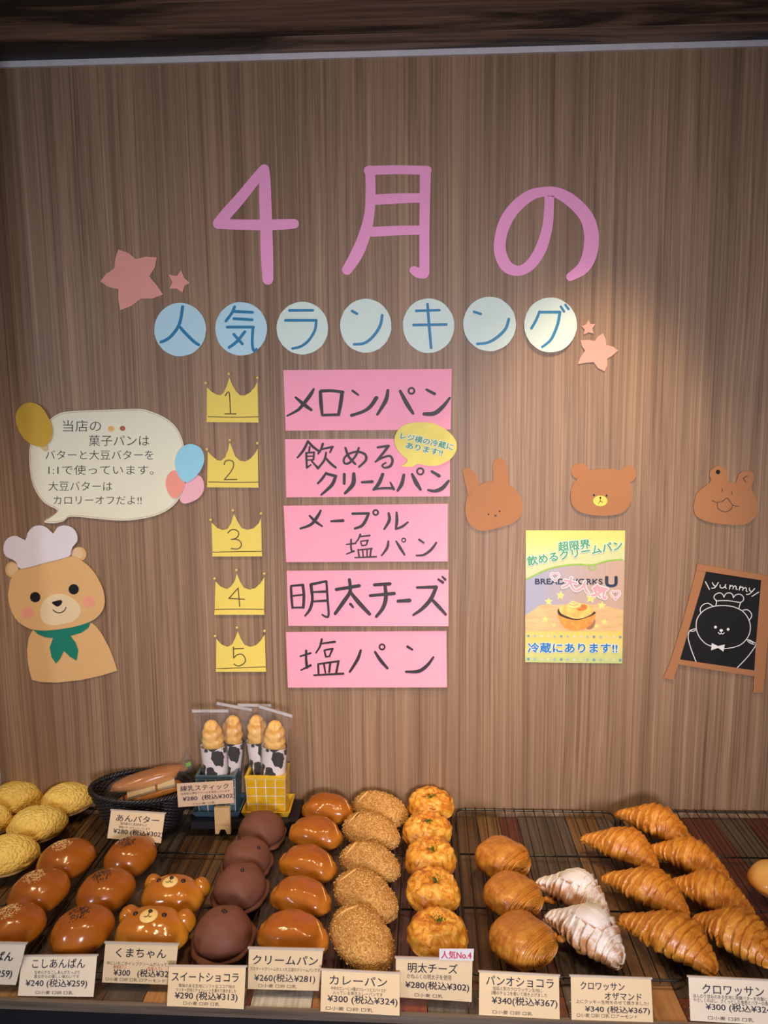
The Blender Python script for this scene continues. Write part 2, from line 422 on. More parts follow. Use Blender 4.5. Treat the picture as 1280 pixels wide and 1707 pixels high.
# ------------------------------------------------------------------ wire racks
WIRE = mat('black_wire', (0.012, 0.011, 0.010), 0.35, 0.6, 0.1, 60)
RACKROT = math.atan2(front_y(1.0) - front_y(0.0), 1.0)
def rack(px0, px1, label):
    p0 = on_z(px0, 1343.5, ZR-0.001); p1 = on_z(px1, 1344.5, ZR-0.001)
    x0, x1 = p0.x, p1.x
    W = x1 - x0 - 0.006; D = 0.512
    o = thing('wire_rack', label, 'rack', ((x0+x1)/2, -0.006 - 0.5*W*abs(math.sin(RACKROT)), ZS+0.0005), 'black wire cooling racks on the plank shelf', (0, 0, RACKROT*0.9))
    h = ZR - ZS - 0.0015
    X = W/2; r = 0.0022
    def rr(c, xa, ya, xb, yb):
        pts = []
        for (cx, cy, a0) in ((xb-c, ya+c, -90), (xb-c, yb-c, 0), (xa+c, yb-c, 90), (xa+c, ya+c, 180)):
            for k in range(5):
                a = R(a0 + 90*k/4); pts.append((cx + c*math.cos(a), cy + c*math.sin(a), h - r))
        return pts
    mb = MB(); mb.tube(rr(0.018, -X, -D, X, 0), r, 6, closed=True); mb.build('rack_frame', WIRE, o, smooth=True)
    for yy in (-0.172, -0.342):
        mb = MB(); mb.tube([(-X, yy, h-r-0.0022), (X, yy, h-r-0.0022)], 0.0018, 6); mb.build('crossbar', WIRE, o, smooth=True)
    n = max(2, int(round(W/0.0213))); wm = None
    for i in range(1, n):
        x = -X + W*i/n
        if wm is None:
            mb = MB(); rw = 0.00125
            pts = [(0, 0.0018, h-2*r-0.001), (0, 0.0034, h-r), (0, 0.001, h+0.0012), (0, -0.006, h-rw), (0, -D+0.006, h-rw), (0, -D-0.001, h+0.0012), (0, -D-0.0034, h-r), (0, -D-0.0018, h-2*r-0.001)]
            mb.tube(pts, rw, 5); q = mb.build('wire', WIRE, o, smooth=True); wm = q.data
        else:
            q = bpy.data.objects.new('wire', wm); COL.objects.link(q); q.parent = o
        q.location = (x, 0, 0)
    for sx in (-1, 1):
        for yy in (-0.05, -D+0.05):
            mb = MB(); mb.tube([(sx*X, yy-0.02, h-r), (sx*X, yy-0.014, 0.0022), (sx*X, yy+0.014, 0.0022), (sx*X, yy+0.02, h-r)], 0.002, 5); mb.build('foot', WIRE, o, smooth=True)
    return o
rack(1023, 1286, 'black wire cooling rack under the tall rows of plain croissants')
rack(757, 1018, 'black wire cooling rack under the chocolate pastries and sugared croissants')
rack(493, 753, 'black wire cooling rack under cream, crumbed and cheese buns')
rack(228, 489, 'black wire cooling rack under bear buns and cocoa buns')
rack(-36, 224, 'black wire cooling rack under the yellow melon breads and glazed sesame buns')
# ------------------------------------------------------------------ paper cut-outs on the wall
PINK = paper('pink_paper', (0.92, 0.38, 0.62)); SIGNPINK = paper('sign_pink', (0.92, 0.37, 0.47))
SALMON = paper('salmon_paper', (0.82, 0.36, 0.29)); PALEB = paper('pale_blue_paper', (0.50, 0.74, 0.80)); PALEG = paper('pale_green_paper', (0.68, 0.80, 0.70))
YEL = paper('yellow_paper', (0.80, 0.64, 0.13)); BLUEINK = mat('blue_marker', (0.006, 0.19, 0.36), 0.5); BLACKINK = mat('black_marker', (0.014, 0.010, 0.012), 0.55)
OLIVE = mat('olive_ink', (0.10, 0.065, 0.012), 0.6); BEADM = mat('gold_bead', (0.75, 0.55, 0.18), 0.35, 0.6); CREAM = paper('cream_paper', (0.76, 0.76, 0.58))
BROWN = paper('brown_paper', (0.41, 0.185, 0.080)); TAN = paper('tan_paper', (0.70, 0.43, 0.18)); WHITEP = paper('white_paper', (0.74, 0.70, 0.72)); GREENP = paper('green_paper', (0.01, 0.20, 0.13))
BLACKP = paper('black_paper', (0.010, 0.010, 0.011)); CHALK = mat('chalk_white', (0.80, 0.80, 0.78), 0.8)
def wp(off, curl=None):
    if curl is None: return lambda x, y: on_wall(x, y, off)
    return lambda x, y: on_wall(x, y, off + curl(x, y))
def center(poly):
    return sum(p[0] for p in poly)/len(poly), sum(p[1] for p in poly)/len(poly)
def cut(name, poly, mt, off=0.0016, curl=None, parent=None, loc=None, label=None, thick=0.0005, cat=None, group=None, full=None, seg=0):
    """one cut sheet of paper; top level when PARENT is None"""
    if loc is None:
        c = center(poly); loc = on_wall(c[0], c[1], off)
    g = sheet_geo(poly, wp(off, curl), wp(off-thick, curl))
    o = g.build(name, mt, parent, loc)
    if label: o['label'] = label
    if cat: o['category'] = cat
    if group: o['group'] = group
    return o
def ink(name, strokes, mt, off, parent, curl=None, wdef=None, circles=(), label=None, sm=True, loc=None):
    g = strokes_geo(strokes, wp(off, curl), wdef, circles, sm)
    return g.build(name, mt, parent, loc if loc is not None else parent.location.copy(), label=label)

# big pink characters, cut from strips of paper
def letter(label, strokes):
    g = MB(); pts = []
    for st in strokes:
        L, Rr, c0, c1 = ribbon(st); out = []
        lv = 0.0020 + 0.00012*strokes.index(st)
        a = strokes_geo([st], wp(lv))
        g.add(a.v, a.f)
        outline = L + c1 + Rr[::-1] + c0
        cx = 0
        for S in (L, Rr):
            f = [wp(lv)(*p) for p in S]; k = [wp(0.0006)(*p) for p in S]; n = len(S)
            g.add(f + k, [(i, i+1, n+i+1, n+i) for i in range(n-1)])
        for S, e0, e1 in ((c0, Rr[0], L[0]), (c1, L[-1], Rr[-1])):
            f = [wp(lv)(*p) for p in S]; k = [wp(0.0006)(*p) for p in S]; n = len(S)
            g.add(f + k, [(i, i+1, n+i+1, n+i) for i in range(n-1)])
        pts += [p[:2] for p in st]
    c = center(pts)
    return tag(g.build('paper_letter', PINK, None, on_wall(c[0], c[1], 0.002)), label, 'paper cutout', 'large pink paper title characters')
A = Zm(340, 250, 3.765); B = Zm(680, 250, 3.556)
letter('large pink cut-paper numeral 4 beginning the title on the wood wall', [
    A([(376,122,62),(310,200,66),(230,300,70),(150,390,74),(90,458,66)]), A([(88,464,62),(200,468,64),(350,470,66),(480,468,66),(566,463,60)]),
    A([(378,122,64),(382,200,72),(384,300,76),(390,470,76),(395,650,78),(401,812,68)])])
letter('large pink cut-paper kanji for month between the 4 and the looping character', [
    A([(1042,128,62),(1045,250,62),(1038,400,64),(1005,540,74),(955,660,78),(898,752,64)]), [(614,284.3,15.5),(660,283,15),(712,284,15)],
    B([(103,126,66),(100,300,62),(97,500,60),(97,640,60),(97,726,60)]), B([(34,714,52),(62,728,62),(92,732,62)]),
    [(624,333,17.5),(660,331,17),(699,330,15.5)], [(621,386.5,16.5),(660,384.5,16),(699,383.6,15.5)]])
letter('large pink cut-paper looping hiragana character ending the title row', [
    B([(838,270,58),(835,350,58),(825,460,62),(785,590,68),(725,680,64),(655,716,60),(585,690,72),(547,610,72),(548,520,70),(580,420,74),(640,335,72),(720,272,66),(790,250,58),(868,250,62),(950,288,74),(1030,360,80),(1072,430,84),(1088,520,88),(1076,620,86),(1036,700,74),(962,752,50)])])

# stars
C_ = Zm(150, 400, 4.129); E_ = Zm(760, 480, 4.414)
for lab, pl in (('big salmon paper star up beside the small star above the blue circle', C_([(195,65),(265,90),(315,132),(385,115),(460,120),(445,190),(408,250),(458,310),(503,375),(430,403),(350,403),(285,455),(208,483),(194,410),(195,338),(130,325),(70,285),(110,235),(168,195),(175,125)])),
                ('small salmon paper star just beside the big tilted star', C_([(628,210),(648,262),(687,295),(650,315),(635,362),(597,335),(547,335),(567,290),(540,238),(597,248)])),
                ('tiny peach paper star beside the last blue-lettered circle', E_([(975,235),(990,265),(1026,265),(1002,297),(1013,335),(975,326),(938,343),(947,308),(925,282),(957,268)])),
                ('medium peach paper star under the tiny star', E_([(1082,335),(1100,375),(1105,420),(1155,432),(1192,460),(1150,498),(1113,520),(1112,570),(1093,613),(1045,590),(1012,545),(955,550),(897,560),(915,510),(950,462),(925,425),(917,385),(970,382),(1022,390),(1045,355)]))):
    cut('paper_star', pl, SALMON, 0.0022, cat='star cutout', label=lab)

# circles with marker characters
D_ = Zm(450, 480, 4.0)
circ = [
 (C_([(620,617)])[0], 43.2, 44.5, PALEB, 'light blue paper disc with blue marker kanji for person', C_([(637,460,22),(625,540,22),(605,600,22),(560,660,22),(520,690,22),(487,703,20)]), C_([(612,592,20),(650,635,22),(710,695,22),(748,722,20)])),
 (C_([(1040,612)])[0], 43.2, 44.7, PALEB, 'light blue paper disc with blue marker kanji of many strokes', C_([(995,460,20),(975,505,20),(935,558,20)]), C_([(990,492,20),(1118,498,20)]), C_([(990,542,20),(1115,549,20)]), C_([(945,600,20),(1125,600,20)]), C_([(1122,600,20),(1116,690,20),(1120,740,20),(1130,764,20),(1146,752,18)]), C_([(1065,632,20),(1010,700,22),(957,740,20)]), C_([(990,650,20),(1048,715,20)])),
 (D_([(216,268)])[0], 43, 44, PALEG, 'pale green paper disc with blue katakana ra and curled lower edge', D_([(130,150,19),(285,149,18)]), D_([(103,216,19),(308,216,19)]), D_([(308,216,17),(300,280,18),(258,350,18),(205,390,18),(150,404,17)])),
 (D_([(638,252)])[0], 42.8, 45, PALEG, 'pale green paper disc with blue katakana n in the middle of the row', D_([(547,154,18),(580,172,18)]), D_([(748,182,18),(735,250,20),(690,320,20),(630,368,19),(560,376,17)])),
 (D_([(1057,252)])[0], 43, 45.5, PALEG, 'pale green paper disc with blue katakana ki crossing strokes', D_([(975,153,18),(1130,148,17)]), D_([(957,247,18),(1175,244,18)]), D_([(1050,108,18),(1060,240,19),(1074,400,18)])),
 (E_([(247,265)])[0], 44, 45.5, PALEG, 'pale green paper disc with blue katakana n beside the last disc', E_([(133,176,20),(182,191,20)]), E_([(388,230,22),(365,300,22),(300,365,22),(230,403,20),(157,411,19)])),
 (E_([(695,272)])[0], 44, 45.8, PALEG, 'pale green paper disc with blue katakana gu ending the row', E_([(615,175,20),(590,235,20),(555,297,20)]), E_([(618,178,20),(765,178,22)]), E_([(765,178,22),(750,260,22),(720,340,22),(690,390,20),(635,434,18)]), E_([(772,138,18),(795,173,18)]), E_([(805,124,18),(828,155,18)]))]
random.seed(2)
for i, q in enumerate(circ):
    (cx, cy), rx, ry, mt, lab = q[:5]; st = q[5:]
    lift = [0.002, 0.003, 0.006, 0.0015, 0.0035, 0.003, 0.0045][i]
    cl = lambda x, y, cy=cy, lift=lift: max(0, (y - cy + 30)/80)*lift
    poly = [(x + random.uniform(-.3, .3), y + random.uniform(-.3, .3)) for x, y in ell(cx, cy, rx, ry, k=44)]
    o = thing('paper_disc', lab, 'paper disc', on_wall(cx, cy, 0.0025), 'round paper discs spelling the popularity ranking')
    cut('disc', poly, mt, 0.0025, cl, o, o.location.copy())
    ink('lettering', list(st), BLUEINK, 0.0028, o, cl)

# crowns
F_ = Zm(320, 610, 7.757); G_ = Zm(320, 830, 5.69)
crowns = [
 (F_, [(192,275),(250,330),(320,372),(370,378),(410,345),(450,260),(482,150),(520,245),(570,330),(620,378),(680,383),(740,350),(800,290),(845,205),(858,728),(190,722)], [(177,220),(474,102),(843,150)], 7.757, [(207,656),(530,664),(855,658)], [[(430,385),(480,345),(497,615)],[(425,620),(568,620)]], '1', 'yellow paper crown numbered 1 at the top of the ranking'),
 (F_, [(205,1108),(270,1175),(330,1220),(375,1225),(430,1180),(465,1090),(487,985),(525,1080),(560,1170),(620,1225),(690,1235),(760,1195),(815,1130),(850,1070),(858,1570),(195,1565)], [(192,1078),(487,957),(845,1000)], 7.757, [(215,1500),(530,1506),(855,1503)], [[(415,1275),(430,1235),(480,1218),(530,1240),(535,1300),(500,1370),(420,1468)],[(418,1470),(580,1467)]], '2', 'yellow paper crown numbered 2 beside the blue balloon'),
 (G_, [(187,235),(240,285),(290,305),(335,295),(370,240),(398,150),(430,220),(470,285),(520,303),(580,290),(630,245),(655,190),(663,550),(195,552)], [(177,208),(387,118),(655,147)], 5.69, [(200,515),(430,510),(660,507)], [[(340,332),(370,305),(410,302),(440,325),(438,360),(415,383),(372,394)],[(372,394),(430,395),(465,425),(465,460),(430,485),(372,480)]], '3', 'yellow paper crown numbered 3 in the middle of the ranking'),
 (G_, [(222,790),(270,840),(330,865),(370,840),(405,790),(425,720),(455,790),(490,850),(545,870),(600,855),(650,810),(687,750),(683,1105),(215,1105)], [(215,765),(422,685),(685,718)], 5.69, [(220,1058),(450,1055),(680,1058)], [[(437,855),(350,953)],[(350,953),(497,962)],[(437,855),(453,1030)]], '4', 'yellow paper crown numbered 4 second from the bottom'),
 (G_, [(230,1335),(280,1390),(335,1412),(380,1390),(410,1330),(433,1265),(465,1340),(500,1395),(555,1412),(610,1395),(655,1350),(690,1295),(700,1645),(228,1645)], [(220,1310),(427,1230),(688,1262)], 5.69, [(230,1622),(450,1612),(698,1603)], [[(393,1415),(395,1520)],[(395,1520),(430,1487),(475,1485),(503,1520),(500,1560),(460,1590),(425,1592),(398,1575)],[(390,1432),(488,1427)]], '5', 'yellow paper crown numbered 5 at the bottom of the ranking')]
for T, out, balls, s, line, dig, n, lab in crowns:
    pl = T(out); c = center(pl); ymin = min(p[1] for p in pl); ymax = max(p[1] for p in pl)
    o = thing('crown_cutout', lab, 'paper crown', on_wall(c[0], c[1], 0.002), 'numbered yellow crowns of the ranking')
    cl = lambda x, y, a=ymin, b=ymax: 0.004*max(0, (y-a)/(b-a))**2 + 0.0005
    cut('crown_sheet', pl, YEL, 0.002, cl, o, o.location.copy())
    b0 = T([(out[-1][0]-3, out[-1][1]-22), (out[-2][0]+2, out[-2][1]-22), (out[-2][0]+2, out[-2][1]+4), (out[-1][0]-3, out[-1][1]+4)])
    cut('folded_hem', b0, YEL, 0.0032, cl, o, o.location.copy(), thick=0.0012)
    ink('lettering', [T(q) for q in dig], OLIVE, 0.0024, o, cl, 1.9)
    ink('band_line', [T(line)], OLIVE, 0.0024, o, cl, 1.4)
    for bx_, by_ in balls:
        p = T([(bx_, by_)])[0]; mbb = MB(); mbb.ball(on_wall(p[0], p[1], 0.0052), 0.0036, 12)
        mbb.build('bead', BEADM, o, o.location.copy(), smooth=True)

# pink signs
H_ = Zm(460, 600, 4.129); I_ = Zm(460, 820, 4.129)
signs = [
 ([(472,617),(753,615),(751,716),(476,718)], 'pink sign lettered in black katakana for melon bread, top of the list', 0.003,
  [H_(q) for q in ([(260,200,14),(237,240,26),(190,302,24),(150,345,20),(77,385,12)],[(135,258,15),(190,305,26),(242,343,20)],[(305,220,22),(310,300,26),(318,380,18)],[(310,214,22),(385,212,20),(460,222,22)],[(455,225,26),(445,300,26),(432,370,22)],[(320,380,18),(432,377,20)],[(527,212,17),(565,240,15)],[(690,262,28),(650,320,26),(600,355,22),(520,382,22)],[(770,210,20),(755,280,28),(698,375,18)],[(855,215,20),(900,300,30),(943,368,20)],[(1037,205,18),(1090,233,22)],[(1195,262,16),(1150,320,26),(1090,368,30),(1020,372,24)])], [(932,213,20,14)], H_, 4.129),
 ([(475,732),(750,731),(750,827.5),(477,829)], 'pink sign for drinkable cream bread, partly under the yellow bubble', 0.003,
  [H_(q) for q in ([(220,560,16),(190,620,18),(148,672,13)],[(222,562,16),(255,598,18),(300,632,16)],[(232,598,13),(228,630,13)],[(208,640,15),(212,742,14)],[(210,640,12),(262,636,13)],[(262,636,14),(258,685,13)],[(212,664,10),(258,662,10)],[(212,690,10),(258,687,10)],[(212,742,14),(240,722,10)],[(245,695,13),(262,715,13),(287,742,18)],[(322,578,18),(308,618,15),(290,645,13)],[(314,615,13),(390,598,16)],[(388,600,15),(372,636,13)],[(345,638,13),(332,690,16),(288,748,14)],[(345,678,15),(375,712,18),(410,740,16)],
    [(478,606,16),(500,665,18),(545,716,16)],[(570,606,15),(548,660,16),(505,708,16),(472,712,14),(468,680,14),(500,648,15),(560,632,16),(612,650,18),(618,690,18),(572,736,14)],[(700,602,16),(775,592,18)],[(772,596,18),(735,645,18),(685,702,13)],[(690,697,13),(735,672,15),(785,662,16),(802,695,18),(785,732,18),(745,742,14),(732,725,12),(755,708,12)],
    [(345,777,14),(320,815,18),(288,850,14)],[(347,783,20),(412,800,20)],[(410,800,20),(385,860,24),(312,928,14)],[(470,787,20),(469,850,20)],[(535,785,24),(530,855,30),(475,918,18)],[(592,842,17),(662,838,22)],[(735,787,22),(708,850,26),(673,893,18)],[(676,890,14),(740,883,16),(806,884,16)],[(788,845,13),(810,890,18)],[(880,792,20),(865,855,26),(837,900,16)],[(937,787,18),(965,845,30),(995,892,18)],[(1073,768,18),(1122,798,24)],[(1188,833,18),(1145,882,28),(1095,902,22),(1048,896,16)])], [(993,767,22,13)], H_, 4.129),
 (I_([(52,95),(1182,82),(1182,478),(70,483)]), 'pink sign for maple salt bread in the middle of the list', 0.0045,
  [I_(q) for q in ([(308,128,13),(285,170,22),(240,225,20),(168,252,14)],[(232,165,14),(270,203,20),(317,236,13)],[(380,202,15),(460,198,22)],[(527,150,18),(638,148,18)],[(638,148,18),(615,200,22),(588,235,20),(543,252,16)],[(775,146,16),(780,195,22),(745,256,14)],[(830,142,15),(832,200,22),(824,256,14)],[(824,256,14),(870,238,18),(908,208,12)],
   [(517,327,12),(516,380,13),(522,408,14)],[(485,362,9),(548,354,12)],[(485,428,9),(537,407,13)],[(580,293,14),(567,325,12),(547,350,10)],[(575,308,10),(645,300,13)],[(583,340,10),(590,370,10)],[(583,340,10),(634,333,11)],[(632,335,12),(622,364,10)],[(592,370,10),(620,366,10)],[(565,398,12),(572,445,12)],[(568,400,10),(660,390,12)],[(655,392,13),(648,440,12)],[(596,402,10),(600,445,10)],[(627,398,10),(627,443,10)],[(543,453,9),(690,446,12)],
   [(773,340,13),(765,385,18),(727,438,11)],[(827,340,12),(855,385,20),(885,433,13)],[(985,328,15),(1016,350,14)],[(1103,350,14),(1070,395,18),(1020,432,16),(967,438,12)])], [(686,142,17,13),(879,332,13,9)], I_, 4.129),
 (I_([(73,543),(1187,535),(1187,925),(85,922)]), 'pink sign for cod roe cheese bread with bold brush lettering', 0.007,
  [I_(q) for q in ([(103,650,16),(106,720,18),(113,798,16)],[(105,647,14),(185,640,18)],[(185,642,20),(192,715,20),(188,795,20)],[(112,716,13),(185,708,13)],[(114,797,13),(185,795,14)],[(240,640,22),(250,735,20),(235,805,20),(200,853,13)],[(242,637,20),(345,615,16)],[(347,617,16),(355,740,16),(362,850,16),(340,858,14),(318,845,12)],[(245,690,13),(350,686,18)],[(245,755,13),(355,748,18)],
   [(415,672,22),(572,646,24)],[(505,605,22),(510,685,24),(468,752,28),(407,838,22)],[(512,690,20),(570,762,30),(643,840,24)],[(512,772,20),(530,793,16)],[(678,640,22),(783,633,24)],[(648,714,20),(813,699,24)],[(750,640,22),(756,730,28),(735,800,26),(690,858,20)],[(840,752,22),(918,747,28)],[(972,658,18),(1103,655,24)],[(1103,655,24),(1065,738,28),(1005,805,24),(945,847,16)],[(1080,748,22),(1120,790,26),(1168,843,18)],[(1118,602,15),(1148,623,20)],[(1145,584,13),(1165,603,17)])], [], I_, 4.129),
 (I_([(68,965),(1173,957),(1177,1345),(82,1347)]), 'pink sign for salt bread, bottom of the list', 0.0045,
  [I_(q) for q in ([(208,1093,16),(207,1150,17),(213,1208,20)],[(168,1131,12),(238,1110,14)],[(172,1227,10),(238,1194,17)],[(315,1015,16),(303,1062,14),(275,1108,11)],[(305,1045,12),(405,1032,16)],[(333,1092,13),(342,1132,13)],[(333,1090,12),(390,1078,13)],[(390,1080,14),(368,1130,12)],[(342,1135,11),(370,1132,11)],[(290,1187,14),(293,1250,14)],[(292,1185,13),(432,1165,14)],[(430,1167,16),(415,1243,16)],[(330,1185,14),(340,1245,11)],[(373,1180,16),(366,1240,14)],[(262,1262,12),(462,1251,16)],
   [(583,1092,17),(560,1155,22),(508,1238,16)],[(682,1102,16),(720,1160,24),(766,1213,18)],[(905,1065,18),(937,1085,15)],[(1083,1138,14),(1040,1195,22),(980,1235,24),(895,1238,16)])], [(730,1067,18,12)], I_, 4.129)]
for pl, lab, cu_, st, ci, T, s in signs:
    c = center(pl); a = min(p[1] for p in pl); b = max(p[1] for p in pl)
    cl = lambda x, y, a=a, b=b, k=cu_: 0.0006 + k*max(0, (y-a)/(b-a))**2
    o = thing('pink_sign', lab, 'paper sign', on_wall(c[0], c[1], 0.002), 'pink lettered signs of the ranking')
    # subdivided sheet so that it can bow away from the wall
    g = MB(); NX, NY = 6, 8; (x0,y0),(x1,y1),(x2,y2),(x3,y3) = pl
    for off, flip in ((0.002, False), (0.0016, True)):
        vs = []
        for j in range(NY+1):
            for i in range(NX+1):
                u, v = i/NX, j/NY
                x = (x0*(1-u)+x1*u)*(1-v) + (x3*(1-u)+x2*u)*v; y = (y0*(1-u)+y1*u)*(1-v) + (y3*(1-u)+y2*u)*v
                vs.append(on_wall(x, y, off + cl(x, y)))
        g.add(vs, [(j*(NX+1)+i, j*(NX+1)+i+1, (j+1)*(NX+1)+i+1, (j+1)*(NX+1)+i)[::-1] for j in range(NY) for i in range(NX)])
    g.build('sheet', SIGNPINK, o, o.location.copy(), smooth=False)
    ink('lettering', st, BLACKINK, 0.0029, o, cl, circles=[T([(x, y, r, w_)])[0] for x, y, r, w_ in ci])

# small yellow speech bubble
J_ = Zm(640, 690, 9.846)
bub = smooth_closed(J_([(168,420),(190,330),(250,240),(340,180),(470,145),(620,135),(780,150),(920,200),(1060,290),(1150,390),(1190,480),(1190,580),(1150,670),(1080,750),(980,810),(860,850),(720,850),(560,820),(500,850),(430,870),(350,865),(275,848),(340,822),(380,780),(375,740),(300,680),(220,590),(180,500)]), 3)
c = center(bub)
o = thing('speech_bubble', 'small yellow speech bubble with green print overlapping the second pink sign', 'speech bubble', on_wall(c[0], c[1], 0.008))
cut('bubble_sheet', bub, mat('lemon_paper', (0.80, 0.68, 0.16), 0.7, 0.3, 0.12, 14), 0.0085, None, o, o.location.copy(), thick=0.002)
def print_text(parent, items, mt, off, outline=None, name='lettering', obold=0.05, curl=None):
    """items: (text, x0, y0, x1, em, angle, bold)"""
    for s, x0, y0, x1, em, an, bo in items:
        if outline:
            g = MB(); put_text(g, s, x0, y0, x1, em, wp(off, curl), an, bo + obold)
            g.build('lettering_outline', outline, parent, parent.location.copy())
        g = MB(); put_text(g, s, x0, y0, x1, em, wp(off + (0.0004 if outline else 0), curl), an, bo)
        g.build(name, mt, parent, parent.location.copy())
WHITEINK = mat('white_ink', (0.80, 0.82, 0.80), 0.6); GREENINK = mat('green_ink', (0.035, 0.25, 0.10), 0.6)
print_text(o, [('レジ横の冷蔵に', 667, 730.5, 756.5, 12.0, R(12.5), 0.025), ('あります!!', 676.3, 746.3, 738, 12.0, R(12.5), 0.025)], GREENINK, 0.0088, WHITEINK, obold=0.06)

# big cream bubble with balloons
K_ = Zm(0, 660, 3.657)
raw = [(300,148),(350,112),(420,94),(620,86),(820,79),(900,88),(1010,135),(1080,200),(1118,290),(1130,390),(1128,500),(1105,600),(1055,670),(975,720),(870,748),(750,760),(600,750),(435,735),(390,762),(330,776),(267,768),(318,735),(350,697),(275,655),(220,585),(190,500),(179,400),(184,300),(225,215)]
pl = smooth_closed(K_(raw), 3); c = center(pl)
o = thing('speech_bubble', 'large cream speech bubble with handwritten text about butter above the chef bear', 'speech bubble', on_wall(c[0], c[1], 0.002))
clb = lambda x, y: 0.0006 + 0.003*max(0, (y-680)/190)**2
cut('bubble_sheet', pl, CREAM, 0.0025, clb, o, o.location.copy(), thick=0.0008)
cc = K_([(650, 420)])[0]
inner = [(cc[0] + (x-cc[0])*0.985, cc[1] + (y-cc[1])*0.975) for x, y in K_(raw)]
ink('border_line', [inner + [inner[0]]], mat('rose_ink', (0.55, 0.36, 0.24), 0.7), 0.0028, o, clb, 0.8)
GREYINK = mat('dark_pen', (0.035, 0.035, 0.04), 0.6)
print_text(o, [('当店の', 104.5, 718, 168.5, 21, 0, -0.004), ('菓子パンは', 147.5, 742, 249, 20, 0, -0.004), ('バターと大豆バターを', 75.5, 765, 256, 17.5, 0, -0.004),
               ('1:1で使っています。', 80.5, 790, 256, 17.5, 0, -0.004), ('大豆バターは', 80.5, 817, 187, 17.5, 0, -0.004), ('カロリーオフだよ!!', 89, 840, 236, 16.5, 0, -0.004)], GREYINK, 0.0029, curl=clb)
for (x, y, r_, col, nm) in ((678, 201, 20, (0.72, 0.45, 0.13), 'yellow'), (747, 198, 17, (0.42, 0.09, 0.05), 'red')):
    p = K_([(x, y)])[0]; cut('printed_bun', ell(p[0], p[1], r_/3.657, r_*0.9/3.657), mat(nm + '_print', col, 0.6, 0.5, 0.3, 300), 0.003, clb, o, o.location.copy(), label=nm + ' printed bun')
for lab, pts, col, knot, off in (
   ('mustard yellow paper balloon tucked on the top corner of the cream bubble', [(185,40),(250,65),(300,140),(320,205),(308,268),(275,303),(245,310),(185,292),(130,240),(100,170),(97,110),(130,60)], (0.56, 0.36, 0.045), [(252,300),(285,298),(292,325),(270,338),(245,318)], 0.0075),
   ('pink paper balloon below the blue one, beside the cream bubble', [(1215,485),(1240,520),(1240,580),(1200,630),(1125,657),(1095,630),(1110,590),(1130,530),(1180,490)], (0.83, 0.45, 0.50), None, 0.0075),
   ('coral paper balloon overlapping the edge of the cream bubble', [(1065,455),(1110,480),(1127,540),(1100,600),(1062,625),(1030,600),(1010,545),(1015,500),(1035,468)], (0.84, 0.33, 0.25), None, 0.009),
   ('sky blue paper balloon on top of the coral and pink balloons', [(1170,293),(1225,320),(1245,380),(1230,440),(1190,495),(1150,522),(1115,520),(1080,470),(1066,410),(1080,350),(1120,305)], (0.30, 0.64, 0.78), None, 0.0105)):
    pl = smooth_closed(K_(pts), 3)
    if knot:
        c = center(pl); o = thing('paper_balloon', lab, 'paper balloon', on_wall(c[0], c[1], off), 'paper balloons around the cream bubble')
        cut('balloon_sheet', pl, paper('mustard_paper', col), off, None, o, o.location.copy(), thick=0.002)
        cut('knot', K_(knot), paper('knot_paper', (0.62, 0.48, 0.25)), off-0.001, None, o, o.location.copy())
    else:
        cut('paper_balloon', pl, paper(lab.split()[0] + '_balloon_paper', col), off, None, None, None, lab, 0.0015, 'paper balloon', 'paper balloons around the cream bubble')

# chef bear
L_ = Zm(0, 860, 5.886)
c = L_([(560, 900)])[0]
o = thing('paper_bear', 'big tan paper bear with white chef hat and green neckerchief', 'bear cutout', on_wall(c[0], c[1], 0.002)); lo = o.location.copy()
clr = lambda x, y: 0.0015*max(0, (y-1000)/130)
EARIN = paper('ear_paper', (0.74, 0.52, 0.29)); MUZ = paper('muzzle_paper', (0.76, 0.60, 0.36)); CHEEK = paper('cheek_paper', (0.78, 0.33, 0.22))
cut('body', L_([(320,1120),(600,1060),(890,1045),(940,1080),(1000,1160),(1070,1290),(1120,1420),(1150,1518),(1000,1565),(800,1610),(560,1635),(400,1630),(315,1610),(290,1530),(272,1430),(265,1320),(280,1200)]), TAN, 0.002, clr, o, lo, thick=0.0008)
e = cut('ear', ell(*L_([(775,375)])[0], 12.4, 12), TAN, 0.002, None, o, lo); cut('inner_ear', ell(*L_([(757,370)])[0], 10, 9.8), EARIN, 0.0024, None, e, lo)
e = cut('ear', ell(*L_([(118,527)])[0], 11, 13), TAN, 0.002, None, o, lo); cut('inner_ear', ell(*L_([(127,523)])[0], 8.4, 9.6), EARIN, 0.0024, None, e, lo)
for q in o.children:
    for g in q.children: g.parent = q
cut('neckerchief', L_([(325,1115),(450,1120),(600,1105),(760,1070),(890,1040),(868,1095),(800,1145),(690,1178),(740,1240),(768,1320),(750,1420),(690,1385),(625,1325),(590,1400),(547,1448),(505,1385),(487,1290),(520,1200),(440,1190),(370,1160)]), GREENP, 0.0034, clr, o, lo, label='green neckerchief')
hd = cut('head', smooth_closed(L_([(90,700),(110,610),(165,540),(300,480),(450,455),(690,395),(810,445),(905,530),(980,650),(1020,760),(1025,870),(985,960),(900,1030),(760,1080),(600,1110),(440,1125),(300,1110),(180,1040),(110,930),(80,800)]), 3), TAN, 0.0052, None, o, lo, thick=0.0012)
cut('chef_hat', smooth_closed(L_([(205,520),(165,465),(128,430),(60,400),(32,330),(50,250),(100,205),(170,198),(248,238),(270,170),(320,110),(390,92),(460,115),(522,172),(560,115),(630,92),(710,115),(755,180),(757,250),(712,305),(695,360),(672,400),(440,460)]), 2), WHITEP, 0.0072, None, o, lo, label='white chef hat', thick=0.0015)
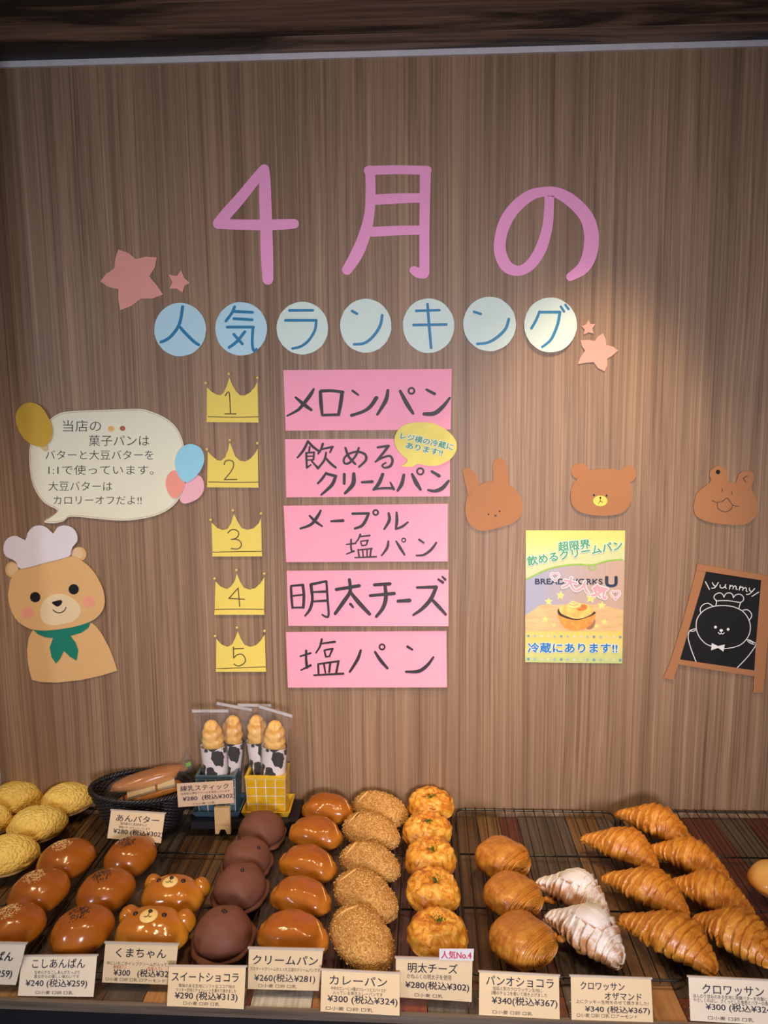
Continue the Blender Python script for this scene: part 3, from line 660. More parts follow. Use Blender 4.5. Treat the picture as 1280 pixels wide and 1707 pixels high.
cut('muzzle', smooth_closed(L_([(395,930),(420,850),(480,790),(560,765),(650,775),(740,830),(788,900),(785,960),(740,1020),(650,1055),(540,1073),(450,1060),(405,1010)]), 3), MUZ, 0.0056, None, hd, lo)
cut('nose', smooth_closed(L_([(508,850),(560,830),(605,828),(605,860),(570,890),(540,880)]), 3), BLACKP, 0.006, None, hd, lo)
ink('mouth', [L_([(520,922),(550,945),(590,950),(630,930),(648,898)])], BLACKINK, 0.0059, hd, None, 1.6, loc=lo)
for x, y in ((345,797),(723,720)): cut('eye', ell(*L_([(x, y)])[0], 8.6), BLACKP, 0.0056, None, hd, lo)
for x, y in ((270,950),(873,840)): cut('cheek', ell(*L_([(x, y)])[0], 10.2), CHEEK, 0.0056, None, hd, lo)

# brown animal heads
M_ = Zm(760, 740, 2.4615)
def head(name, lab, main, extra, eyes, lines, muz=None, dots=()):
    pl = smooth_closed(M_(main), 3); c = center(pl)
    o = thing(name, lab, 'animal cutout', on_wall(c[0], c[1], 0.002), 'brown paper animal heads'); lo = o.location.copy()
    cl = lambda x, y, cx=c[0]: 0.003*abs((x-cx)/50)**2
    for q in extra: cut('ear', smooth_closed(M_(q), 3), BROWN, 0.002, None, o, lo)
    cut('face', pl, BROWN, 0.0034, None, o, lo, thick=0.0015)
    if muz: cut('muzzle', ell(*M_([muz[:2]])[0], muz[2]/2.4615, muz[3]/2.4615), YEL, 0.0038, None, o, lo)
    for x, y, r_ in eyes: cut('eye', ell(*M_([(x, y)])[0], r_/2.4615, k=10), BLACKP, 0.004, None, o, lo)
    if lines:
        for q in lines: ink('pen_line', [M_(q)], BLACKINK, 0.0041, o, None, 0.9, loc=lo)
    for x, y, r_ in dots: cut('pupil', ell(*M_([(x, y)])[0], r_/2.4615), BLACKP, 0.004, None, o, lo)
head('rabbit_face_cutout', 'brown paper rabbit head with long ears and tiny face', [(38,260),(48,215),(90,172),(140,152),(190,155),(240,182),(272,235),(268,290),(235,325),(170,345),(105,357),(60,335),(42,300)],
     [[(30,125),(28,105),(55,98),(80,125),(97,165),(85,185),(65,200),(50,210),(40,170)], [(150,85),(165,62),(195,62),(208,90),(215,160),(185,170),(155,160),(152,120)]], [(133,289,3),(179,276,3)], [[(158,291),(167,297)],[(166,290),(159,299)]])
head('bear_face_cutout', 'brown paper bear head with a yellow muzzle above the poster', [(497,145),(520,115),(550,108),(620,102),(680,112),(712,150),(720,190),(717,240),(690,278),(640,293),(570,293),(510,280),(477,250),(470,205),(480,165)],
     [ell(508,112,36,33,k=16), ell(708,124,32,34,k=16)], [(566,210,4),(618,212,4)], [[(592,224),(592,236)],[(592,234),(584,244)],[(592,234),(602,240)]], (592,234,29,22), [(592,221,4)])
head('frog_face_cutout', 'brown paper frog head winking with an open mouth', [(980,230),(990,200),(1030,168),(1045,150),(1040,120),(1060,95),(1090,91),(1112,115),(1115,152),(1132,158),(1150,156),(1160,125),(1185,110),(1215,116),(1222,145),(1210,180),(1232,225),(1237,270),(1225,305),(1180,332),(1100,330),(1030,318),(985,295),(975,260)],
     [], [], [[(1196,130),(1178,141)],[(1178,141),(1190,157)],[(1092,185),(1092,196)],[(1132,196),(1132,206)],[(1050,232),(1070,239),(1092,235),(1112,222),(1125,238),(1138,252),(1160,256)],[(1072,240),(1074,262),(1090,275),(1110,278),(1130,265),(1135,250)]], None, [(1075,115,9)])

# poster
N_ = Zm(860, 870, 6.4)
pq = N_([(105,90),(1165,92),(1132,1510),(97,1497)])
c = center(pq); o = thing('poster', 'colourful poster for cream bread with a painted bun and blue lettering', 'poster', on_wall(c[0], c[1], 0.002)); lo = o.location.copy()
mt, nt, b = nodes_of('poster_ground')
v = coord(nt); sp = nt.nodes.new('ShaderNodeSeparateXYZ'); nt.links.new(v, sp.inputs[0])
zz = math_n(nt, 'ADD', math_n(nt, 'MULTIPLY', sp.outputs[2], 3.4), 0.5)
zz = math_n(nt, 'ADD', zz, math_n(nt, 'MULTIPLY', math_n(nt, 'SUBTRACT', noise_n(nt, mapping(nt, v, (4, 4, 16)), 1.0, 3), 0.5), 0.25))
nt.links.new(ramp(nt, zz, [(0.0, (0.52, 0.62, 0.22)), (0.10, (0.74, 0.66, 0.20)), (0.22, (0.86, 0.60, 0.13)), (0.6, (0.62, 0.60, 0.36)), (0.8, (0.62, 0.68, 0.30)), (0.9, (0.70, 0.72, 0.20)), (0.97, (0.85, 0.68, 0.14))]), b.inputs['Base Color'])
b.inputs['Roughness'].default_value = 0.45
cut('poster_sheet', pq, mt, 0.002, None, o, lo)
def pm(name, col, var=0.1, scale=60, stretch=None): return mat(name, col, 0.45, 0.4, var, scale, stretch=stretch)
def gradx(name, c0, c1, k=5.5):
    mt, nt, b = nodes_of(name); v = coord(nt); sp = nt.nodes.new('ShaderNodeSeparateXYZ'); nt.links.new(v, sp.inputs[0])
    x = math_n(nt, 'ADD', math_n(nt, 'MULTIPLY', sp.outputs[0], k), 0.5)
    c = ramp(nt, x, [(0.05, c0), (0.55, tuple((a*0.3+d*0.7) for a, d in zip(c0, c1))), (1.0, c1)])
    st = noise_n(nt, mapping(nt, v, (420, 420, 3)), 1.0, 2)
    c = mix(nt, math_n(nt, 'MULTIPLY', st, 0.5), c, tuple(q*0.6 for q in c1))
    nt.links.new(c, b.inputs['Base Color']); b.inputs['Roughness'].default_value = 0.45; return mt
cut('printed_wall', N_([(102,622),(200,565),(330,510),(450,478),(650,456),(820,462),(980,417),(1155,402),(1144,940),(900,880),(260,885),(98,1000)]), gradx('poster_wall_print', (0.38, 0.42, 0.58), (0.62, 0.42, 0.29)), 0.0023, None, o, lo)
cut('printed_table', N_([(98,1000),(260,885),(900,880),(1144,940),(1139,1165),(98,1165)]), pm('poster_table_print', (0.74, 0.48, 0.22), 0.15, 20, (1, 1, 5)), 0.0023, None, o, lo)
ink('printed_vine', [N_([(112,612,18),(300,522,18),(450,477,18),(650,455,18),(810,462,18),(980,417,18),(1130,402,18)])], pm('vine_print', (0.30, 0.50, 0.06)), 0.0025, o, None, circles=[], loc=lo)
ink('printed_vine_loop', [N_([(780,478,14),(778,500,14),(810,512,14),(845,500,14),(850,478,14),(820,466,14)])], MATS['vine_print'], 0.0026, o, None, loc=lo)
STARY = pm('star_print', (0.90, 0.72, 0.22))
for x, y, r_, a in ((475,785,50,0.1),(348,850,45,0),(800,812,60,0.2),(915,890,48,0.1),(310,1040,42,0.1),(405,1100,28,0),(945,1072,42,0.1),(860,1115,32,0)):
    pts = [(x + (r_ if k % 2 == 0 else r_*0.48)*math.sin(a + math.pi*k/5), y - (r_ if k % 2 == 0 else r_*0.48)*math.cos(a + math.pi*k/5)) for k in range(10)]
    cut('printed_star', N_(pts), STARY, 0.0026, None, o, lo)
cut('printed_shadow', N_(ell(790,1075,55,75,0.3)), pm('bun_shadow_print', (0.36, 0.19, 0.10)), 0.00262, None, o, lo)
cut('printed_bun', smooth_closed(N_([(455,950),(470,1060),(520,1125),(600,1158),(690,1155),(770,1120),(825,1060),(840,960),(640,900)]), 3), mat('bun_print', (0.85, 0.32, 0.05), 0.45, 0.4, 0.25, 70), 0.0028, None, o, lo)
cut('printed_filling', smooth_closed(N_([(445,940),(452,985),(500,1015),(580,1040),(660,1045),(760,1020),(835,985),(835,955),(640,900),(480,920)]), 3), pm('filling_print', (0.05, 0.025, 0.02)), 0.003, None, o, lo)
cut('printed_bun_top', smooth_closed(N_([(460,925),(500,895),(600,870),(720,870),(800,900),(832,950),(780,1000),(690,1030),(620,1032),(540,1005),(480,975)]), 3), mat('bun_top_print', (0.88, 0.55, 0.13), 0.45, 0.4, 0.3, 60), 0.0032, None, o, lo)
cut('printed_glaze', smooth_closed(N_([(640,885),(720,880),(760,905),(740,940),(680,950),(640,925)]), 3), pm('glaze_print', (0.75, 0.22, 0.03), 0.3), 0.0033, None, o, lo)
cut('printed_cream', smooth_closed(N_([(540,905),(565,870),(605,840),(650,858),(692,885),(690,910),(640,928),(570,925)]), 3), pm('cream_print', (0.92, 0.70, 0.25), 0.2), 0.0034, None, o, lo)
ink('printed_cream_swirl', [N_([(550,905),(600,922),(660,918),(695,895)]), N_([(568,880),(610,892),(660,878)]), N_([(590,856),(612,864),(635,852)])], pm('swirl_print', (0.50, 0.28, 0.06)), 0.0035, o, None, 0.9, loc=lo)
dc = {'b': (0.16, 0.30, 0.46), 'g': (0.36, 0.45, 0.50), 'w': (0.66, 0.62, 0.46)}
for row, y0, y1 in ((0, 1217, 1229), (1, 1463, 1475)):
    for k, ch in enumerate('bgwwgbgwwgbgwwb'):
        x = 132 + k*70; y = y0 + (y1-y0)*k/14
        cut('printed_dot', ell(*N_([(x, y)])[0], 2.3, k=12), pm('dot_print_' + ch, dc[ch]), 0.0024, None, o, lo)
PG = pm('poster_green', (0.05, 0.36, 0.14)); PB = pm('poster_blue', (0.01, 0.19, 0.50)); PN = pm('poster_navy', (0.012, 0.03, 0.07)); PP = pm('poster_pink', (0.86, 0.36, 0.38))
print_text(o, [('超限界', *N_([(455,305)])[0], N_([(795,280)])[0][0], 16.5, R(-5.5), 0.028), ('飲めるクリームパン', *N_([(128,462)])[0], N_([(1155,300)])[0][0], 17, R(-10), 0.028)], PG, 0.0030, WHITEINK, obold=0.06)
print_text(o, [('BREAD WORKS', *N_([(205,664)])[0], N_([(922,672)])[0][0], 13.0, R(0.2), 0.03), ('U', *N_([(957,690)])[0], N_([(1078,690)])[0][0], 24, 0, 0.05)], PN, 0.0026, None)
print_text(o, [('大', *N_([(492,690)])[0], N_([(640,720)])[0][0], 22, R(14), 0.035), ('人', *N_([(642,725)])[0], N_([(785,760)])[0][0], 21, R(14), 0.035), ('気', *N_([(800,775)])[0], N_([(965,800)])[0][0], 22, R(14), 0.035)], PP, 0.0034, WHITEINK, obold=0.07)
print_text(o, [('冷蔵にあります!!', *N_([(128,1385)])[0], N_([(1080,1390)])[0][0], 17.5, R(0.3), 0.028)], PB, 0.0030, WHITEINK, obold=0.06)
for x, y, s in ((415,585,46),(1060,778,50)):
    hp = [(x + s*1.0*math.sin(t)**3, y - s*(0.85*math.cos(t) - 0.33*math.cos(2*t) - 0.13*math.cos(3*t) - 0.06*math.cos(4*t)) - 2) for t in (2*math.pi*k/20 for k in range(21))]
    ink('printed_heart_outline', [N_([q + (26,) for q in hp])], WHITEINK, 0.00305, o, None, sm=False, loc=lo)
    ink('printed_heart', [N_([q + (10,) for q in hp])], PP, 0.0033, o, None, sm=False, loc=lo)

# chalkboard cut-out
O_ = Zm(1090, 920, 6.737)
c = O_([(780, 800)])[0]
o = thing('paper_chalkboard', 'paper easel chalkboard with yummy and a chalk bear in a hat', 'chalkboard cutout', on_wall(c[0], c[1], 0.002)); lo = o.location.copy()
cut('board', O_([(570,200),(1215,310),(1140,1345),(280,1220)]), BLACKP, 0.0026, None, o, lo, thick=0.001)
cut('frame_bar', O_([(487,135),(1330,272),(1330,338),(472,203)]), BROWN, 0.0042, None, o, lo, thick=0.002)
cut('frame_bar', O_([(290,1208),(1135,1333),(1130,1398),(265,1262)]), BROWN, 0.0042, None, o, lo, thick=0.002)
cut('frame_leg', O_([(475,203),(587,211),(275,1265),(215,1440),(105,1415),(180,1240),(330,760)]), BROWN, 0.0036, None, o, lo, thick=0.002)
cut('frame_leg', O_([(1203,318),(1318,335),(1278,1000),(1245,1400),(1220,1582),(1113,1580),(1140,1100)]), BROWN, 0.0036, None, o, lo, thick=0.002)
ck = [[(578,335),(622,422)],[(655,345),(672,375),(695,388)],[(722,343),(692,392),(665,408),(648,406)],[(742,370),(745,398),(770,406),(795,390),(805,365)],[(805,367),(800,395),(812,410)],[(855,375),(848,418)],[(852,395),(872,380),(888,388),(886,415)],[(888,396),(910,382),(922,392),(922,415),(935,422)],[(968,385),(955,428)],[(960,408),(985,395),(1002,405),(995,432)],[(1000,415),(1025,402),(1037,412),(1035,438),(1048,446)],
      [(1072,405),(1072,430),(1092,445)],[(1130,412),(1098,450),(1065,475),(1038,478)],[(1175,452),(1100,500)]]
ink('lettering', [O_(q) for q in ck], CHALK, 0.0029, o, None, 1.5, loc=lo)
dr = [[(700,545),(675,520),(682,485),(730,460),(770,475),(785,510)],[(785,510),(805,472),(850,460),(882,480),(890,515)],[(890,515),(915,485),(960,475),(1000,500),(1005,540),(970,570)],[(695,550),(830,548),(972,570)],[(972,570),(953,630)],[(705,550),(695,600)],
      [(1150/1150*650,1060),(580,1030),(510,955),(475,860),(482,760),(530,685),(600,635),(700,606),(830,605),(930,630),(1012,682),(1068,770),(1082,860),(1058,950),(990,1030),(900,1070),(785,1088)],
      [(525,690),(520,635),(555,590),(610,578),(660,608)],[(1000,655),(1050,650),(1092,690),(1095,730),(1065,768)],[(722,905),(738,922),(755,915),(772,922),(788,908)],[(755,885),(755,912)],
      [(470,862),(410,880),(388,915),(385,980),(420,1100),(470,1230)],[(410,888),(440,892),(465,880)],[(1040,985),(1075,992),(1110,1010),(1142,1028),(1135,1062),(1050,1180),(930,1305)],[(1050,1000),(1075,1020),(1100,1030),(1125,1040)],[(1060,985),(1085,1010)],[(1090,995),(1110,1020)]]
ink('chalk_drawing', [O_(q) for q in dr], CHALK, 0.0029, o, None, 1.35, loc=lo)
for pl in (ell(690,845,16,k=14), ell(832,870,16,k=14), ell(755,882,20,16,k=14), [(650,1025),(720,1058),(795,1040),(780,1120),(720,1078),(640,1105)]):
    cut('chalk_mark', O_(pl), CHALK, 0.003, None, o, lo, thick=0.0002)

# ------------------------------------------------------------------ bread materials
def crust(name, top, edge, low, rough=0.3, coat=0.6, crough=0.12, zt=0.55, blot=0.25, bump=0.12, bscale=60, wrinkle=0.0, sss=0.12):
    """glazed crust: TOP colour above, EDGE as it comes off the dome, LOW pale at the pan line (generated Z)"""
    if name in MATS: return MATS[name]
    mt, nt, b = nodes_of(name); g = coord(nt, 'Generated'); v = coord(nt)
    sp = nt.nodes.new('ShaderNodeSeparateXYZ'); nt.links.new(g, sp.inputs[0])
    n1 = noise_n(nt, v, 26, 4); n2 = noise_n(nt, v, 9, 2)
    z = math_n(nt, 'ADD', sp.outputs[2], math_n(nt, 'MULTIPLY', math_n(nt, 'SUBTRACT', n1, 0.5), blot))
    z = math_n(nt, 'ADD', z, math_n(nt, 'MULTIPLY', math_n(nt, 'SUBTRACT', n2, 0.5), blot))
    c = ramp(nt, z, [(0.04, low), (0.24, edge), (zt, tuple((p+q)/2 for p, q in zip(edge, top))), (0.92, top)])
    nt.links.new(c, b.inputs['Base Color'])
    b.inputs['Roughness'].default_value = max(rough, 0.5); b.inputs['Specular IOR Level'].default_value = 0.15; b.inputs['Coat Weight'].default_value = coat; b.inputs['Coat Roughness'].default_value = crough
    b.inputs['Subsurface Weight'].default_value = sss; b.inputs['Subsurface Radius'].default_value = (0.008, 0.004, 0.002)
    h = noise_n(nt, v, bscale, 5, 0.55)
    p = bump_n(nt, b, h, bump, 0.002)
    if wrinkle: bump_n(nt, b, noise_n(nt, v, 190, 4, 0.6, 1.0), wrinkle, 0.0012, p)
    if coat:
        bn = nt.nodes.new('ShaderNodeBump'); bn.inputs['Strength'].default_value = bump*0.8 + wrinkle; bn.inputs['Distance'].default_value = 0.002
        nt.links.new(h, bn.inputs['Height']); nt.links.new(bn.outputs[0], b.inputs['Coat Normal'])
    MATS[name] = mt; return mt
ANPAN = crust('glazed_bun_crust', (0.31, 0.080, 0.005), (0.54, 0.18, 0.012), (0.70, 0.40, 0.12), 0.34, 0.85, 0.16, bump=0.18, bscale=45, blot=0.4, sss=0.03)
CREAMB = crust('cream_bun_crust', (0.36, 0.095, 0.007), (0.58, 0.22, 0.018), (0.78, 0.46, 0.12), 0.34, 0.9, 0.14, bump=0.42, bscale=50, blot=0.45, sss=0.03)
BEARB = crust('bear_bun_crust', (0.42, 0.13, 0.008), (0.66, 0.30, 0.022), (0.80, 0.50, 0.12), 0.30, 0.95, 0.13, bump=0.32, bscale=50, blot=0.4, sss=0.03)
COCOA = crust('cocoa_bun_crust', (0.175, 0.072, 0.045), (0.15, 0.058, 0.036), (0.11, 0.042, 0.028), 0.55, 0.06, 0.4, bump=0.35, wrinkle=0.22, blot=0.6)
ROLLB = crust('roll_crust', (0.78, 0.46, 0.12), (0.60, 0.20, 0.02), (0.72, 0.42, 0.13), 0.35, 0.5, 0.15, bump=0.1)
CHIP = mat('chocolate_chip', (0.018, 0.009, 0.008), 0.35, 0.5, 0.1)
SEEDW = mat('white_sesame', (0.72, 0.48, 0.21), 0.5, 0.4, 0.2, 200); SEEDB = mat('black_sesame', (0.012, 0.010, 0.010), 0.4, 0.5, 0.2)
# melon bread: crackled cookie skin
mt, nt, b = nodes_of('melon_cookie'); v = coord(nt)
n = nt.nodes.new('ShaderNodeTexVoronoi'); n.inputs['Scale'].default_value = 180; n.inputs['Randomness'].default_value = 1.0
wv = nt.nodes.new('ShaderNodeVectorMath'); wv.operation = 'ADD'; nz = nt.nodes.new('ShaderNodeTexNoise'); nz.inputs['Scale'].default_value = 50
sc_ = nt.nodes.new('ShaderNodeVectorMath'); sc_.operation = 'SCALE'; sc_.inputs['Scale'].default_value = 0.012
nt.links.new(v, nz.inputs['Vector']); nt.links.new(nz.outputs['Color'], sc_.inputs[0]); nt.links.new(v, wv.inputs[0]); nt.links.new(sc_.outputs[0], wv.inputs[1]); nt.links.new(wv.outputs[0], n.inputs['Vector'])
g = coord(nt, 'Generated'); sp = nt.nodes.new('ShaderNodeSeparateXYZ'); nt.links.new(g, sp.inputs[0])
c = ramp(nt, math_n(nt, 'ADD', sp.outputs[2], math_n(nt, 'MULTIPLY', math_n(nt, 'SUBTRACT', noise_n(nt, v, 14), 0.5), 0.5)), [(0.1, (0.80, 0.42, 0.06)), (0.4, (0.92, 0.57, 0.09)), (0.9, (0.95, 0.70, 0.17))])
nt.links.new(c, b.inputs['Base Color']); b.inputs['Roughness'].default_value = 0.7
cell = ramp(nt, n.outputs['Distance'], [(0.0, (1, 1, 1)), (0.75, (0, 0, 0))])
p = bump_n(nt, b, cell, 0.9, 0.0026); bump_n(nt, b, noise_n(nt, v, 260, 5, 0.6), 0.25, 0.001, p); MATS['melon_cookie'] = mt; MELON = mt
# crumbed curry bun
mt, nt, b = nodes_of('crumb_coat'); v = coord(nt)
n = nt.nodes.new('ShaderNodeTexVoronoi'); n.inputs['Scale'].default_value = 420; nt.links.new(v, n.inputs['Vector'])
sp = nt.nodes.new('ShaderNodeSeparateXYZ'); nt.links.new(n.outputs['Color'], sp.inputs[0])
c1 = ramp(nt, sp.outputs[0], [(0.0, (0.36, 0.15, 0.03)), (0.5, (0.62, 0.32, 0.08)), (1.0, (0.84, 0.54, 0.18))])
c2 = mix(nt, ramp(nt, noise_n(nt, v, 18, 3), [(0.35, (0, 0, 0)), (0.7, (1, 1, 1))]), tuple((0.42, 0.18, 0.035)), c1)
nt.links.new(mix(nt, 0.5, c2, c1), b.inputs['Base Color']); b.inputs['Roughness'].default_value = 0.6
bump_n(nt, b, n.outputs['Distance'], 0.9, -0.0016); MATS['crumb_coat'] = mt; CRUMB = mt
CRUMBG = mat('bread_crumb', (0.76, 0.47, 0.15), 0.6, 0.4, 0.35, 300)
SLITM = mat('pale_crumb_seam', (0.74, 0.46, 0.15), 0.6, 0.3, 0.1, 80); DARKF = mat('curry_filling', (0.05, 0.02, 0.008), 0.5)
# cheese bun
mt, nt, b = nodes_of('cheese_crust'); v = coord(nt); g = coord(nt, 'Generated'); sp = nt.nodes.new('ShaderNodeSeparateXYZ'); nt.links.new(g, sp.inputs[0])
ch = ramp(nt, noise_n(nt, v, 34, 5, 0.6, 1.2), [(0.32, (0.32, 0.075, 0.010)), (0.43, (0.60, 0.20, 0.018)), (0.50, (0.74, 0.32, 0.025)), (0.60, (0.88, 0.50, 0.09)), (0.72, (0.52, 0.14, 0.012))])
bd = ramp(nt, noise_n(nt, v, 16, 3), [(0.3, (0.52, 0.19, 0.02)), (0.7, (0.70, 0.34, 0.07))])
fz = ramp(nt, math_n(nt, 'ADD', sp.outputs[2], math_n(nt, 'MULTIPLY', math_n(nt, 'SUBTRACT', noise_n(nt, v, 30, 3), 0.5), 0.7)), [(0.36, (0, 0, 0)), (0.52, (1, 1, 1))])
nt.links.new(mix(nt, fz, bd, ch), b.inputs['Base Color']); b.inputs['Roughness'].default_value = 0.38; b.inputs['Coat Weight'].default_value = 0.3; b.inputs['Coat Roughness'].default_value = 0.2
bump_n(nt, b, noise_n(nt, v, 60, 5, 0.6, 0.8), 0.5, 0.003); MATS['cheese_crust'] = mt; CHEESE = mt
CHSTR = mat('baked_cheese', (0.66, 0.26, 0.035), 0.35, 0.5, 0.4, 120); PARS = mat('parsley', (0.05, 0.12, 0.012), 0.6, 0.3, 0.4, 300)
# croissant dough (bands across local X)
def croiss_mat(name, c0, c1, c2, sugar=False, rings=260.0):
    mt, nt, b = nodes_of(name); v = coord(nt)
    lam = noise_n(nt, mapping(nt, v, (rings, rings*0.16, rings*0.16)), 1.0, 5, 0.65, 1.6)
    n1 = noise_n(nt, v, 40, 5, 0.6, 0.8); n2 = noise_n(nt, mapping(nt, v, (1, 1, 1)), 260, 3)
    s = math_n(nt, 'ADD', math_n(nt, 'MULTIPLY', n1, 0.78), math_n(nt, 'ADD', math_n(nt, 'MULTIPLY', math_n(nt, 'SUBTRACT', lam, 0.25), 0.40), math_n(nt, 'MULTIPLY', n2, 0.12)))
    c = ramp(nt, s, [(0.30, c0), (0.52, c1), (0.78, c2)])
    b.inputs['Roughness'].default_value = 0.36; b.inputs['Coat Weight'].default_value = 0.25; b.inputs['Coat Roughness'].default_value = 0.22
    if sugar:
        ge = nt.nodes.new('ShaderNodeNewGeometry'); sp = nt.nodes.new('ShaderNodeSeparateXYZ'); nt.links.new(ge.outputs['Normal'], sp.inputs[0])
        f = math_n(nt, 'ADD', math_n(nt, 'MULTIPLY', sp.outputs[2], 0.75), math_n(nt, 'ADD', math_n(nt, 'MULTIPLY', noise_n(nt, v, 38, 4), 1.35), math_n(nt, 'MULTIPLY', noise_n(nt, v, 900, 2), 0.55)))
        f = ramp(nt, math_n(nt, 'MULTIPLY', f, 0.5), [(0.60, (0, 0, 0)), (0.74, (1, 1, 1))])
        c = mix(nt, f, c, (0.80, 0.77, 0.76, 1)); b.inputs['Roughness'].default_value = 0.75; b.inputs['Coat Weight'].default_value = 0.0
    nt.links.new(c, b.inputs['Base Color'])
    p = bump_n(nt, b, lam, 0.42, 0.0018); bump_n(nt, b, noise_n(nt, v, 130, 5, 0.6, 1.5), 0.35, 0.0016, p)
    MATS[name] = mt; return mt
CROI = croiss_mat('croissant_crust', (0.30, 0.080, 0.006), (0.56, 0.20, 0.018), (0.78, 0.40, 0.060))
SUGC = croiss_mat('sugared_crust', (0.30, 0.12, 0.04), (0.46, 0.21, 0.08), (0.62, 0.34, 0.15), True)
PAIN = croiss_mat('chocolate_pastry_crust', (0.26, 0.070, 0.006), (0.50, 0.18, 0.016), (0.68, 0.31, 0.045), rings=70.0)
for nd in PAIN.node_tree.nodes:
    if nd.type == 'BUMP': nd.inputs['Distance'].default_value = 0.0035
PAIN.node_tree.nodes['Principled BSDF'].inputs['Coat Weight'].default_value = 0.45
CHOCF = mat('cream_disc', (0.84, 0.60, 0.22), 0.5, 0.4, 0.05)

# ------------------------------------------------------------------ bread shapes
def blob(L, D, H, seed=0, nu=40, nv=26, amp=0.03, freq=2.2, eggy=0.0, flat=0.30, pw=1.0, hook=None, skirt=0.0):
    """rounded loaf L x D x H standing on z=0; FLAT part of the height lies under the widest line"""
    vs, fs = [], []
    for i in range(nv+1):
        ph = math.pi*i/nv
        cz, sr = math.cos(ph), math.sin(ph)**pw
        for k in range(nu):
            th = 2*math.pi*k/nu
            x = math.cos(th)*sr; y = math.sin(th)*sr
            z = cz*(1-flat) + flat if cz > 0 else flat + cz*flat
            if cz < 0: z = max(z, 0.0); z = flat*(1 - (min(1, -cz*1.25))**1.6)
            d = 1 + amp*noise.noise(Vector((x*freq, y*freq, cz*freq)) + Vector((seed*7.3, seed*3.1, 0))) + amp*0.4*noise.noise(Vector((x*freq*3, y*freq*3, cz*freq*3 + seed)))
            px, py, pz = x*d*(1 + eggy*x)*L/2, y*d*(1 - eggy*x)*D/2, z*H*(d if cz > 0 else 1)
            if hook: px, py, pz = hook(px, py, pz, x, y, cz, th)
            vs.append((px, py, pz))
    for i in range(nv):
        for k in range(nu):
            fs.append((i*nu+k, (i+1)*nu+k, (i+1)*nu+(k+1) % nu, i*nu+(k+1) % nu))
    return vs, fs
def place_c(cx, cy, h, base=ZR):
    return on_z(cx, cy, base + h*0.48).xy
def bread_root(name, label, cx, cy, h, group, rz=0.0, tilt=0.0, lift=0.0, base=ZR, cat='bread'):
    """TILT leans the loaf towards the front, LIFT is how far its middle rides up on the loaf before it"""
    p = place_c(cx, cy, h, base + lift)
    e = (Matrix.Rotation(tilt, 3, 'X') @ Matrix.Rotation(rz, 3, 'Z')).to_euler()
    return thing(name, label, cat, (p.x, p.y, base + lift), group, e)
def top_z(vs, x, y):
    best = -1; bd = 9
    for a in vs:
        if a[2] > 0.4*max(q[2] for q in vs[:1]):
            d = (a[0]-x)**2 + (a[1]-y)**2
            if d < bd: bd = d; best = a[2]
    return best
def S_at(cx, cy, h, base=ZR):
    p = place_c(cx, cy, h, base); return ppm(Vector((p.x, p.y, base + h/2)))
def surf_pt(vs, x, y):
    """height of the loaf's top over (x,y), from its four nearest top vertices"""
    c = sorted(((a[0]-x)**2 + (a[1]-y)**2, a[2]) for a in vs if a[2] > 0.012)[:6]
    c = [q for q in c if q[0] < 4*c[0][0] + 1e-5]
    return sum(z/(d+1e-7) for d, z in c)/sum(1/(d+1e-7) for d, z in c)
ORD = ['first', 'second', 'third', 'fourth', 'fifth']

# melon breads
random.seed(5)
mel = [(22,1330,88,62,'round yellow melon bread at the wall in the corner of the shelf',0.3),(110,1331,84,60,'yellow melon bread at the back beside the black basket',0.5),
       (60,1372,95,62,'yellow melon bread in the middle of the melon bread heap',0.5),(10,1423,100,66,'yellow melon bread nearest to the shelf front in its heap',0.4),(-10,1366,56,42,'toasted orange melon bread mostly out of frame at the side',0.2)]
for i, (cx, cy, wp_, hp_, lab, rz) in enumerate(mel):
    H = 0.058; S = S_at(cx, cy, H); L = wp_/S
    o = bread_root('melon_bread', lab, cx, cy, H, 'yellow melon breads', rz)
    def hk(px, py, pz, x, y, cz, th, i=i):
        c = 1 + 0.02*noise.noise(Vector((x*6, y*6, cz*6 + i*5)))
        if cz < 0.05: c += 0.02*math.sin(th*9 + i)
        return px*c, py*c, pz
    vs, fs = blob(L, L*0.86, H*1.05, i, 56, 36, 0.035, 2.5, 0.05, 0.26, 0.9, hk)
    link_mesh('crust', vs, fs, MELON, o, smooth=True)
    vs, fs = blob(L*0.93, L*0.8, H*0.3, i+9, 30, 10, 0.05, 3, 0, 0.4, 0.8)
    link_mesh('bottom_dough', vs, fs, SLITM, o, smooth=True, label='pale dough peeping out under the cookie crust')

